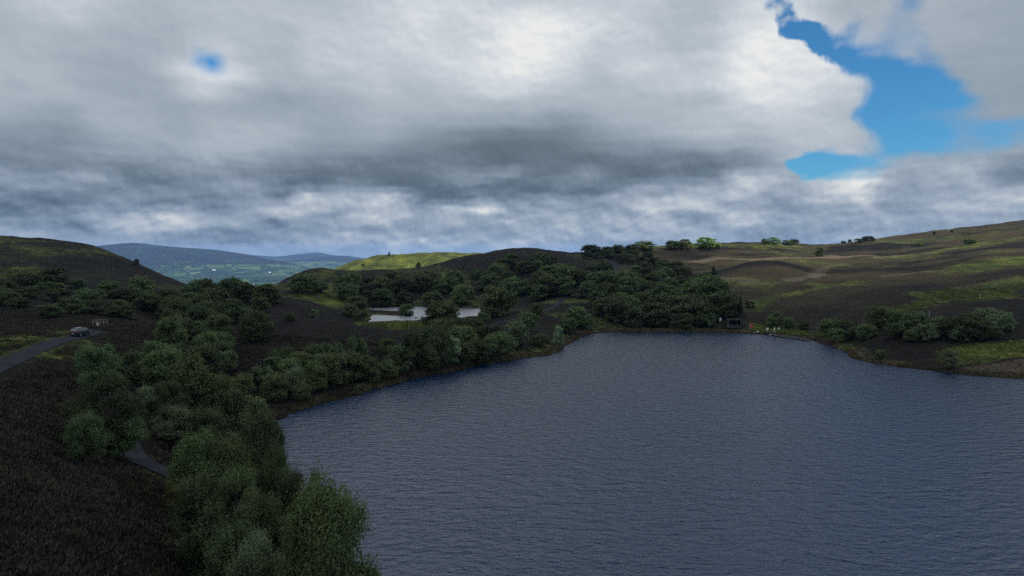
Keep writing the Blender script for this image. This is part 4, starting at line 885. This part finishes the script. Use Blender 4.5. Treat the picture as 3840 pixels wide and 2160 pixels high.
# ------------------------------------------------------------------ parked car
def make_car(loc, rz, label):
    e = empty('parked_car', loc, rz)
    paint = pbr('car_paint', (.010, .012, .026), .5, .1, 1, .1, .3, 0, .3); rubber = pbr('tyre_rubber', (.02, .02, .02), .9); glass = pbr('car_glass', (.03, .035, .04), .06, .05, 1, 0, .5, 0, .8)
    silver = pbr('silver_trim', (.22, .23, .25), .35, .1, 1, .6); red = pbr('tail_light_red', (.5, .012, .02), .25, .1, 2, 0, 1); plate = pbr('number_plate_white', (.62, .60, .50), .6); steel = pbr('alloy_rim', (.35, .36, .38), .35, .1, 2, .8)
    # +Y is the front. sections: y, half width, bottom, belt height, roof half width, roof height
    S = [(-2.12,.66,.42,.86,.50,.90),(-2.06,.82,.30,.98,.58,1.08),(-1.90,.87,.24,1.00,.63,1.38),(-1.55,.89,.22,1.00,.66,1.50),(-.8,.90,.20,.99,.68,1.54),(.1,.90,.20,.97,.68,1.53),(.7,.90,.20,.96,.64,1.42),(1.15,.89,.21,.95,.60,1.12),(1.4,.88,.22,.92,.60,.98),(1.95,.84,.26,.82,.55,.86),(2.14,.70,.34,.66,.45,.70)]
    bm = bmesh.new(); rows_ = []
    for yy, hw, zb, zm, rw, zr in S:
        pr = [(-hw*.86, zb), (-hw, zb+.18), (-hw*1.0, (zb+zm)/2), (-hw*.97, zm), (-rw-.02, zr-.07), (-rw*.8, zr), (0, zr+.03), (rw*.8, zr), (rw+.02, zr-.07), (hw*.97, zm), (hw, (zb+zm)/2), (hw, zb+.18), (hw*.86, zb)]
        rows_.append([bm.verts.new((a, yy, b)) for a, b in pr])
    for r1, r2 in zip(rows_[:-1], rows_[1:]):
        for k in range(13): bm.faces.new((r1[k], r1[(k+1) % 13], r2[(k+1) % 13], r2[k]))
    bm.faces.new(rows_[0]); bm.faces.new(rows_[-1][::-1]); bmesh.ops.recalc_face_normals(bm, faces=bm.faces)
    body = bm_obj('body', bm, paint, e, True); md = body.modifiers.new('soft', 'SUBSURF'); md.levels = md.render_levels = 1
    def panel(nm, pts, m, par, t=.012):
        bm = bmesh.new(); c = sum((Vector(p) for p in pts), Vector())/len(pts); nn = (Vector(pts[1])-Vector(pts[0])).cross(Vector(pts[2])-Vector(pts[0])).normalized()
        if nn.dot(c-Vector((0, 0, .9))) < 0: nn = -nn; 
        a = [bm.verts.new(Vector(p)-nn*t) for p in pts]; b = [bm.verts.new(Vector(p)+nn*t) for p in pts]; k = len(pts)
        bm.faces.new(b); bm.faces.new(a[::-1])
        for i in range(k): bm.faces.new((a[i], a[(i+1) % k], b[(i+1) % k], b[i]))
        bmesh.ops.recalc_face_normals(bm, faces=bm.faces); return bm_obj(nm, bm, m, par)
    for s in (-1, 1):
        for y0, y1, y2, y3 in ((-1.75, -1.0, -.95, -1.55), (-.92, -.05, -.05, -.88), (.03, 1.02, .60, .03)):
            panel('side_window', [(s*.885, y0, 1.03), (s*.89, y1, 1.03), (s*.70, y2, 1.42), (s*.69, y3, 1.41)], glass, e)
        bm = bmesh.new(); add_box(bm, (s*.90, -.4, .995), (.02, 2.9, .03)); bm_obj('window_trim', bm, silver, e)
        bm = bmesh.new(); add_tube(bm, [(s*.58, -1.45, 1.53), (s*.58, -1.3, 1.60), (s*.58, .1, 1.60), (s*.58, .3, 1.53)], [.02]*4, 6); bm_obj('roof_rail', bm, silver, e)
        t = panel('tail_light', [(s*.58, -2.10, .80), (s*.86, -1.98, .80), (s*.86, -1.96, .98), (s*.60, -2.06, .98)], red, e, .03)
        bm = bmesh.new(); add_box(bm, (s*.98, .82, 1.03), (.16, .10, .13), 0, .03); bm_obj('wing_mirror', bm, paint, e)
        panel('headlight', [(s*.45, 2.08, .64), (s*.78, 1.92, .66), (s*.80, 1.88, .80), (s*.48, 2.02, .78)], silver, e, .02)
        for yy in (-1.32, 1.32):
            bm = bmesh.new(); rr_ = bmesh.ops.create_cone(bm, cap_ends=True, segments=24, radius1=.33, radius2=.33, depth=.21); bmesh.ops.rotate(bm, cent=(0, 0, 0), matrix=Matrix.Rotation(R(90), 3, 'Y'), verts=bm.verts)
            bmesh.ops.translate(bm, vec=(s*.80, yy, .33), verts=bm.verts); w = bm_obj('wheel', bm, rubber, e)
            bm = bmesh.new(); bmesh.ops.create_cone(bm, cap_ends=True, segments=10, radius1=.21, radius2=.19, depth=.05); bmesh.ops.rotate(bm, cent=(0, 0, 0), matrix=Matrix.Rotation(R(90)*s, 3, 'Y'), verts=bm.verts)
            bmesh.ops.translate(bm, vec=(s*.91, yy, .33), verts=bm.verts); bm_obj('rim', bm, steel, w)
    panel('rear_window', [(-.60, -2.05, 1.08), (.60, -2.05, 1.08), (.54, -1.88, 1.40), (-.54, -1.88, 1.40)], glass, e)
    panel('windscreen', [(-.62, 1.22, 1.05), (.62, 1.22, 1.05), (.58, .72, 1.42), (-.58, .72, 1.42)], glass, e)
    bm = bmesh.new(); add_box(bm, (0, -2.17, .66), (.52, .03, .12)); bm_obj('number_plate', bm, plate, e)
    bm = bmesh.new(); add_box(bm, (0, -2.10, .40), (1.45, .12, .22), 0, .04); bm_obj('bumper', bm, pbr('bumper_plastic', (.03, .03, .032), .7), e)
    bm = bmesh.new(); add_box(bm, (0, -.55, 1.563), (1.05, 1.5, .012), 0, .004); bm_obj('glass_roof', bm, pbr('sunroof_glass', (.08, .09, .10), .2, .05, 1, .2, 1), e)
    tag(e, label, 'car'); e.scale = (.86, .86, .86); return e
lane = ROADS[0][1]; cx, cy = hit(285, 1266); k = int(np.argmin(np.hypot(lane[:, 0]-cx, lane[:, 1]-cy))); k = min(max(k, 1), len(lane)-2); dv = lane[k+1]-lane[k-1]
cx += dv[0]/np.hypot(*dv)*1.9; cy += dv[1]/np.hypot(*dv)*1.9
make_car((cx, cy, float(hgt(cx, cy)[0])+.08), math.atan2(-dv[0], dv[1])-R(14), 'dark blue estate car with red tail lights and pale roof parked where the lane ends')

# ------------------------------------------------------------------ people
def skinned(name, V, E, Rr, root, m, parent, sub=2):
    me = bpy.data.meshes.new(name); me.from_pydata(V, E, []); o = link(name, me, m, parent)
    sk = o.modifiers.new('skin', 'SKIN'); sk.use_smooth_shade = True
    for v, r in zip(me.skin_vertices[0].data, Rr): v.radius = (r, r)
    me.skin_vertices[0].data[root].use_root = True
    s = o.modifiers.new('sub', 'SUBSURF'); s.levels = s.render_levels = sub
    bpy.context.view_layer.update(); dg = bpy.context.evaluated_depsgraph_get(); nm_ = bpy.data.meshes.new_from_object(o.evaluated_get(dg))
    o.modifiers.clear(); o.data = nm_
    if not nm_.materials: nm_.materials.append(m)
    return o
m_skin = pbr('skin', (.50, .33, .25), .6, .1); m_shirt = pbr('white_shirt', (.74, .77, .72), .85, .06, 6); m_dark = pbr('dark_trousers', (.035, .038, .045), .9, .2, 6); m_beige = pbr('cream_trousers', (.62, .55, .44), .9, .1, 6)
m_shoe = pbr('shoe', (.06, .05, .05), .7); HAIRS = [pbr('hair_brown', (.05, .03, .02), .7), pbr('hair_grey', (.22, .21, .2), .7)]
def person(loc, rz, pose, trous, hair, label):
    e = empty('person', loc, rz)
    if pose == 'bend':
        J = dict(pel=(0, -.12, .92), spi=(0, .08, 1.08), che=(0, .28, 1.16), nek=(0, .44, 1.16), hd=(0, .52, 1.14), kl=(-.10, .02, .50), al=(-.10, -.04, .08), kr=(.12, -.06, .50), ar=(.12, -.20, .08), el=(-.22, .42, .84), wl=(-.18, .50, .58), er=(.22, .44, .84), wr=(.16, .52, .58))
    elif pose == 'walk':
        J = dict(pel=(0, 0, .92), spi=(0, .01, 1.10), che=(0, .02, 1.32), nek=(0, .03, 1.47), hd=(0, .06, 1.58), kl=(-.10, .16, .50), al=(-.10, .20, .08), kr=(.10, -.02, .48), ar=(.10, -.30, .14), el=(-.25, -.10, 1.10), wl=(-.24, .02, .86), er=(.25, .08, 1.12), wr=(.20, .26, .94))
    else:
        J = dict(pel=(0, 0, .92), spi=(0, 0, 1.10), che=(0, .0, 1.32), nek=(0, .0, 1.47), hd=(0, .03, 1.58), kl=(-.10, .02, .49), al=(-.11, .0, .08), kr=(.10, .02, .49), ar=(.12, .0, .08), el=(-.25, -.03, 1.12), wl=(-.23, .10, .90), er=(.25, -.03, 1.12), wr=(.18, .16, .98))
    g = lambda *k: [J[q] for q in k]; sh = lambda s: tuple(Vector(J['che'])+Vector((s*.17, 0, .08 if pose != 'bend' else .02))); hp = lambda s: tuple(Vector(J['pel'])+Vector((s*.09, 0, -.04)))
    foot = lambda k: tuple(Vector(J[k])+Vector((0, .16, -.04)))
    V = g('pel', 'spi', 'che', 'nek', 'hd')+[tuple(Vector(J['hd'])+((Vector((0, .03, .10)) if pose != 'bend' else Vector((0, .10, -.02)))))]+[sh(-1), J['el'], J['wl'], sh(1), J['er'], J['wr'], hp(-1), J['kl'], J['al'], foot('al'), hp(1), J['kr'], J['ar'], foot('ar')]
    E = [(0,1),(1,2),(2,3),(3,4),(4,5),(2,6),(6,7),(7,8),(2,9),(9,10),(10,11),(0,12),(12,13),(13,14),(14,15),(0,16),(16,17),(17,18),(18,19)]
    Rr = [.12,.11,.12,.05,.085,.075,.055,.042,.030,.055,.042,.030,.085,.058,.040,.035,.085,.058,.040,.035]
    # five short fingers to each hand, and a nose
    for w, el_, s in ((8, 7, -1), (11, 10, 1)):
        a = Vector(V[w]); d = (a-Vector(V[el_])).normalized(); palm = a+d*.07; V.append(tuple(palm)); E.append((w, len(V)-1)); Rr.append(.026); pi_ = len(V)-1
        for f in range(5):
            sd_f = Vector((0, 1, 0))*(f-2)*.018; base_ = palm+d*.02+sd_f; tip = base_+d*(.05+.012*(2-abs(f-2)))+Vector((-s*.02, 0, 0)); V += [tuple(base_), tuple(tip)]; Rr += [.009, .007]; E += [(pi_, len(V)-2), (len(V)-2, len(V)-1)]
    V.append(tuple(Vector(J['hd'])+(Vector((0, .115, .02)) if pose != 'bend' else Vector((0, .06, -.115))))); Rr.append(.018); E.append((4, len(V)-1))
    skinned('body', V, E, Rr, 0, m_skin, e, 1)
    V = g('pel', 'spi', 'che')+[sh(-1), J['el'], sh(1), J['er'], tuple(Vector(J['che']).lerp(Vector(J['nek']), .6)), tuple(Vector(J['el']).lerp(Vector(J['wl']), .8)), tuple(Vector(J['er']).lerp(Vector(J['wr']), .8))]
    skinned('shirt', V, [(0,1),(1,2),(2,3),(3,4),(2,5),(5,6),(2,7),(4,8),(6,9)], [.15,.145,.155,.085,.062,.085,.062,.08,.05,.05], 0, m_shirt, e)
    V = [J['pel'], hp(-1), J['kl'], J['al'], hp(1), J['kr'], J['ar']]
    skinned('trousers', V, [(0,1),(1,2),(2,3),(0,4),(4,5),(5,6)], [.14,.105,.08,.06,.105,.08,.06], 0, trous, e)
    for k in ('al', 'ar'):
        bm = bmesh.new(); c = Vector(J[k])+Vector((0, .06, -.035)); add_box(bm, c, (.10, .28, .09), 0, .03); bm_obj('shoe', bm, m_shoe, e)
    bm = bmesh.new(); bmesh.ops.create_uvsphere(bm, u_segments=14, v_segments=9, radius=.112); up_ = Vector((0, -.03, .075)) if pose != 'bend' else Vector((0, .05, .06))
    bmesh.ops.scale(bm, vec=(.95, 1.05, .9), verts=bm.verts); bmesh.ops.translate(bm, vec=Vector(J['hd'])+up_, verts=bm.verts); bm_obj('hair', bm, hair, e, True)
    tag(e, label, 'person', 'people on the far shore'); return e
def on(u, v, dz_=0.0):
    x, y = hit(u, v); return (x, y, float(hgt(x, y)[0])+dz_)
person(on(2876, 1246), R(-70), 'bend', m_beige, HAIRS[0], 'person in a white top and cream trousers bending down at the water edge')
person(on(2904, 1249), R(60), 'walk', m_beige, HAIRS[1], 'person in a white shirt walking with bare looking legs, in the middle of the three')
person(on(2920, 1249), R(25), 'stand', m_dark, HAIRS[0], 'person in a white shirt and dark trousers standing rightmost of the three')

# ------------------------------------------------------------------ shelter, board, lifebuoy, landing and jetty on the far shore
m_plank = pbr('dark_planks', (.030, .031, .034), .85, .35, 5, 0, 0, .4); m_side = pbr('mossy_planks', (.050, .052, .036), .9, .35, 6, 0, 0, .4); m_felt = pbr('roof_felt', (.016, .017, .018), 1, .2, 4, 0, 0, 0, .1); m_post = pbr('grey_timber', (.20, .19, .18), .85, .3, 7); m_hole = pbr('dark_interior', (.012, .012, .013), 1)
x, y, z = on(2752, 1229); sc = y/F; e = empty('shelter', (x, y, z-.1), R(-14)); Wd, Dp, Hh = 46*sc*1.0, 3.2, 30*sc
for nm, c, s, m in (('back_wall', (0, Dp/2, Hh/2), (Wd, .12, Hh), m_plank), ('side_wall', (-Wd/2, 0, Hh/2), (.12, Dp-.2, Hh), m_side), ('side_wall', (Wd/2, 0, Hh/2), (.12, Dp-.2, Hh), m_side), ('front_wall', (0, -Dp/2, Hh*.21), (Wd, .12, Hh*.42), m_plank), ('roof', (0, 0, Hh+.10), (Wd+.5, Dp+.6, .16), m_felt), ('floor', (0, 0, .06), (Wd-.3, Dp-.3, .1), m_post)):
    bm = bmesh.new(); add_box(bm, c, s, 0, .01)
    if 'wall' in nm:
        for k in range(7):
            f = (k+.5)/7
            if s[0] > s[1]: add_box(bm, (c[0]-s[0]/2+f*s[0], c[1]-.07, c[2]), (.05, .03, s[2]*.98))
            else: add_box(bm, (c[0]+(.07 if c[0] > 0 else -.07), c[1]-s[1]/2+f*s[1], c[2]), (.03, .05, s[2]*.98))
    bm_obj(nm, bm, m, e)
for k in (-.5, -.29, .27, .5):
    bm = bmesh.new(); add_box(bm, (k*Wd*.97, -Dp/2-.11, Hh/2), (.12, .1, Hh*.98), 0, .01); bm_obj('post', bm, m_post if k == -.5 else m_side, e)
tag(e, 'dark open fronted wooden shelter with a flat roof by the far shore', 'shelter')
bm = bmesh.new(); x2, y2, z2 = on(2800, 1230); add_box(bm, (0, 0, .9), (2.4, .06, 1.7)); 
for k in range(9): add_box(bm, (-1.1+k*.275, -.045, .9), (.20, .03, 1.75))
tag(bm_obj('plank_fence', bm, m_side), 'mossy plank screen joining the right side of the shelter', 'fence'); f_ = bpy.context.scene.objects[-1] if False else bpy.data.objects['plank_fence']; f_.location = (x2-.6, y2+.6, z2-.05); f_.rotation_euler.z = R(-14)
# notice board
x, y, z = on(2701, 1216); e = empty('notice_board', (x, y, z), R(6))
bm = bmesh.new(); add_box(bm, (0, 0, 1.42), (.68, .05, 1.15), 0, .01); bd = bm_obj('board', bm, pbr('board_white', (.62, .65, .68), .6, .05), e)
bm = bmesh.new(); [add_box(bm, (rx, -.035, rz_), (w_, .012, .05)) for rx, rz_, w_ in ((0, 1.86, .46), (-.03, 1.74, .38), (.02, 1.62, .44), (0, 1.3, .5), (-.05, 1.2, .36), (0, 1.1, .46), (-.02, 1.0, .42))]; bm_obj('lettering', bm, pbr('faded_print', (.26, .30, .34), .8), bd)
bm = bmesh.new(); add_box(bm, (0, .06, .68), (.09, .07, 1.45)); bm_obj('post', bm, m_post, e); tag(e, 'white upright notice board on a post left of the shelter', 'notice board')
# lifebuoy on its stand
x, y, z = on(2816, 1236); e = empty('lifebuoy_stand', (x, y, z), R(8)); m_red = pbr('lifebuoy_red', (.55, .03, .05), .5, .08)
bm = bmesh.new(); N1, N2 = 28, 10
vs_ = [[bm.verts.new(((.36+.11*math.cos(b*6.2832/N2))*math.cos(a*6.2832/N1), -.16+.09*math.sin(b*6.2832/N2), 1.15+(.36+.11*math.cos(b*6.2832/N2))*math.sin(a*6.2832/N1))) for b in range(N2)] for a in range(N1)]
for a in range(N1):
    for b in range(N2): bm.faces.new((vs_[a][b], vs_[(a+1) % N1][b], vs_[(a+1) % N1][(b+1) % N2], vs_[a][(b+1) % N2]))
bmesh.ops.recalc_face_normals(bm, faces=bm.faces); bm_obj('ring', bm, m_red, e, True)
bm = bmesh.new(); add_box(bm, (0, -.04, 1.15), (1.02, .05, 1.02), 0, .02); bk = bm_obj('backing_board', bm, m_red, e)
bm = bmesh.new(); add_box(bm, (-.18, -.09, 1.15), (.36, .05, .26), 0, .02); bm_obj('label_plate', bm, m_shirt, bk)
bm = bmesh.new(); add_box(bm, (0, .04, .55), (.1, .09, 1.2)); bm_obj('post', bm, m_post, e); tag(e, 'red lifebuoy board with a white plate beside the shelter', 'lifebuoy')
# bench
x, y, z = on(2687, 1229); e = empty('bench', (x, y, z), R(-4)); bm = bmesh.new(); add_box(bm, (0, 0, .45), (1.5, .42, .07), 0, .01); bm_obj('seat', bm, m_plank, e)
bm = bmesh.new(); add_box(bm, (0, .24, .72), (1.5, .05, .3), R(0), .01); bm_obj('backrest', bm, m_plank, e)
for s in (-.6, .6): bm = bmesh.new(); add_box(bm, (s, .02, .2), (.1, .4, .44)); bm_obj('leg', bm, m_plank, e)
tag(e, 'low dark bench in the grass below the notice board', 'bench')
# white bag
x, y, z = on(2843, 1248); bm = bmesh.new(); bmesh.ops.create_icosphere(bm, subdivisions=3, radius=.27)
for v in bm.verts: v.co.z = v.co.z*.9 if v.co.z < 0 else v.co.z*.75; v.co.x *= 1.15+.5*max(0, v.co.z); v.co += Vector((0, 0, .24))+v.normal*.04*math.sin(v.co.x*17)*math.cos(v.co.y*15)
o = bm_obj('bag', bm, m_shirt, None, True); o.location = (x, y, z); tag(o, 'white bag left on the grass at the end of the landing edge', 'bag')
# landing edge and jetty
def edge_at(u0, v0, u1, v1):
    a = w_at(u0, v0, .35); b = w_at(u1, v1, .35); return Vector((*a, 0)), Vector((*b, 0))
m_pale = pbr('pale_timber', (.17, .135, .10), .85, .3, 5)
a, b = edge_at(2735, 1240, 2840, 1248); d = b-a; e = empty('landing_stage', (a+b)/2, math.atan2(d.y, d.x)); L = d.length
bm = bmesh.new(); add_box(bm, (0, .5, .42), (L, 1.1, .09)); bm_obj('deck', bm, m_pale, e)
bm = bmesh.new(); add_box(bm, (0, -.06, .30), (L+.1, .08, .34)); bm_obj('edge_board', bm, m_pale, e)
for k in range(7): bm = bmesh.new(); add_tube(bm, [(-L/2+.2+k*(L-.4)/6, -.16, -1.2), (-L/2+.2+k*(L-.4)/6, -.16, .5)], [.07, .065], 7); bm_obj('pile', bm, m_plank, e)
tag(e, 'low timber landing edge in front of the shelter', 'landing stage')
a, b = edge_at(2902, 1256, 3032, 1274); d = b-a; e = empty('jetty', (a+b)/2, math.atan2(d.y, d.x)); L = d.length
bm = bmesh.new(); add_box(bm, (0, .45, .40), (L, 1.3, .07)); 
for k in range(int(L/.16)): add_box(bm, (-L/2+.08+k*.16, .45, .45), (.13, 1.34, .035))
bm_obj('deck', bm, m_plank, e)
for yy, zz in ((-.24, .28), (-.22, .62)):
    bm = bmesh.new(); add_box(bm, (0, yy, zz), (L+.1, .06, .11)); bm_obj('rail', bm, m_pale, e)
for k in range(9): bm = bmesh.new(); add_tube(bm, [(-L/2+.1+k*(L-.2)/8, -.33, -1.4), (-L/2+.1+k*(L-.2)/8, -.33, .66)], [.06, .055], 7); bm_obj('post', bm, m_plank, e)
tag(e, 'long dark plank jetty with pale rails running along the shore', 'jetty')
# posts and a fence on the slopes
def lone_post(u, v, h, lab, m=m_post, tilt=.04):
    x, y, z = on(u, v); bm = bmesh.new(); add_tube(bm, [(0, 0, -.3), (tilt, 0, h*.6), (tilt*1.6, .01, h)], [.065, .06, .055], 7); o = bm_obj('post', bm, m); o.location = (x, y, z); tag(o, lab, 'post', 'marker posts in the heather')
m_wpost = pbr('pale_post', (.5, .49, .45), .8, .15)
lone_post(3484, 1189, 1.5, 'pale marker post behind the middle bushes of the right bank', m_wpost); lone_post(3797, 1241, 1.4, 'pale marker post at the far right of the right bank', m_wpost); lone_post(3674, 1122, 1.6, 'pale marker post high on the dark slope at the right', m_wpost); lone_post(3509, 1190, 1.1, 'short grey post next to the pale one behind the bushes'); lone_post(2919, 1142, 1.8, 'grey post on the slope above the people'); lone_post(2199, 1012, 2.2, 'thin pale post on the heather under the dark hilltop', m_wpost)
def rail_fence(pts, nposts, label):
    P = [Vector(on(*p)) for p in pts]; a, b = P[0], P[-1]; e = empty('rail_fence', a)
    for k in range(nposts):
        p = a.lerp(b, k/(nposts-1)); z = float(hgt(p.x, p.y)[0]); bm = bmesh.new(); add_box(bm, (p.x-a.x, p.y-a.y, z-a.z+.5), (.1, .1, 1.1)); bm_obj('post', bm, m_post, e)
    for zz in (.55, .95):
        bm = bmesh.new(); add_tube(bm, [(0, 0, zz), (b.x-a.x, b.y-a.y, zz+b.z-a.z)], [.045, .045], 6); bm_obj('rail', bm, m_post, e)
    tag(e, label, 'fence')
rail_fence([(348, 1222), (402, 1219)], 5, 'short timber rail fence beyond the parked car'); rail_fence([(2140, 1112), (2176, 1110)], 4, 'low barrier rail beside the gravel path in the wood')
x, y, z = on(366, 1229); bm = bmesh.new(); add_box(bm, (0, 0, .62), (.42, .06, .34), 0, .01); add_box(bm, (0, .04, .3), (.07, .06, .7)); o = bm_obj('small_sign', bm, m_wpost); o.location = (x, y, z); tag(o, 'small pale sign in front of the rail fence by the car', 'sign')
# half sunk branch in the pond
a = w_at(1562, 1196, POND_Z); e = bmesh.new(); add_tube(e, [(-.9, 0, -.3), (-.3, .05, .35), (.3, 0, .55), (.9, -.1, .15)], [.16, .2, .16, .05], 8); add_tube(e, [(-.2, 0, .35), (-.5, .1, .9)], [.07, .02], 5)
o = bm_obj('driftwood', e, m_bark); o.location = (a[0], a[1], POND_Z); tag(o, 'dark dead branch sticking out of the pond', 'branch')
# stones at the water edge near the people
for i, (u, v, s) in enumerate(((2862, 1251, .45), (2875, 1253, .35), (2890, 1256, .5), (2850, 1250, .3))):
    bm = bmesh.new(); bmesh.ops.create_icosphere(bm, subdivisions=2, radius=s)
    for q in bm.verts: q.co *= 1+.25*math.sin(q.co.x*9+i)*math.cos(q.co.y*8+i*2); q.co.z *= .6
    o = bm_obj('stone', bm, pbr('stone_grey', (.16, .14, .115), .9, .3, 4) if i == 0 else bpy.data.materials['stone_grey'], None); a = w_at(u, v, .1); o.location = (a[0], a[1], .12)
    tag(o, 'rough stone at the water edge below the bending person', 'stone', 'stones at the water edge')

scene.cycles.use_denoising = False
scene.cycles.max_bounces = 5; scene.cycles.diffuse_bounces = 2; scene.cycles.glossy_bounces = 2; scene.cycles.transmission_bounces = 2; scene.cycles.transparent_max_bounces = 8; scene.cycles.volume_bounces = 0
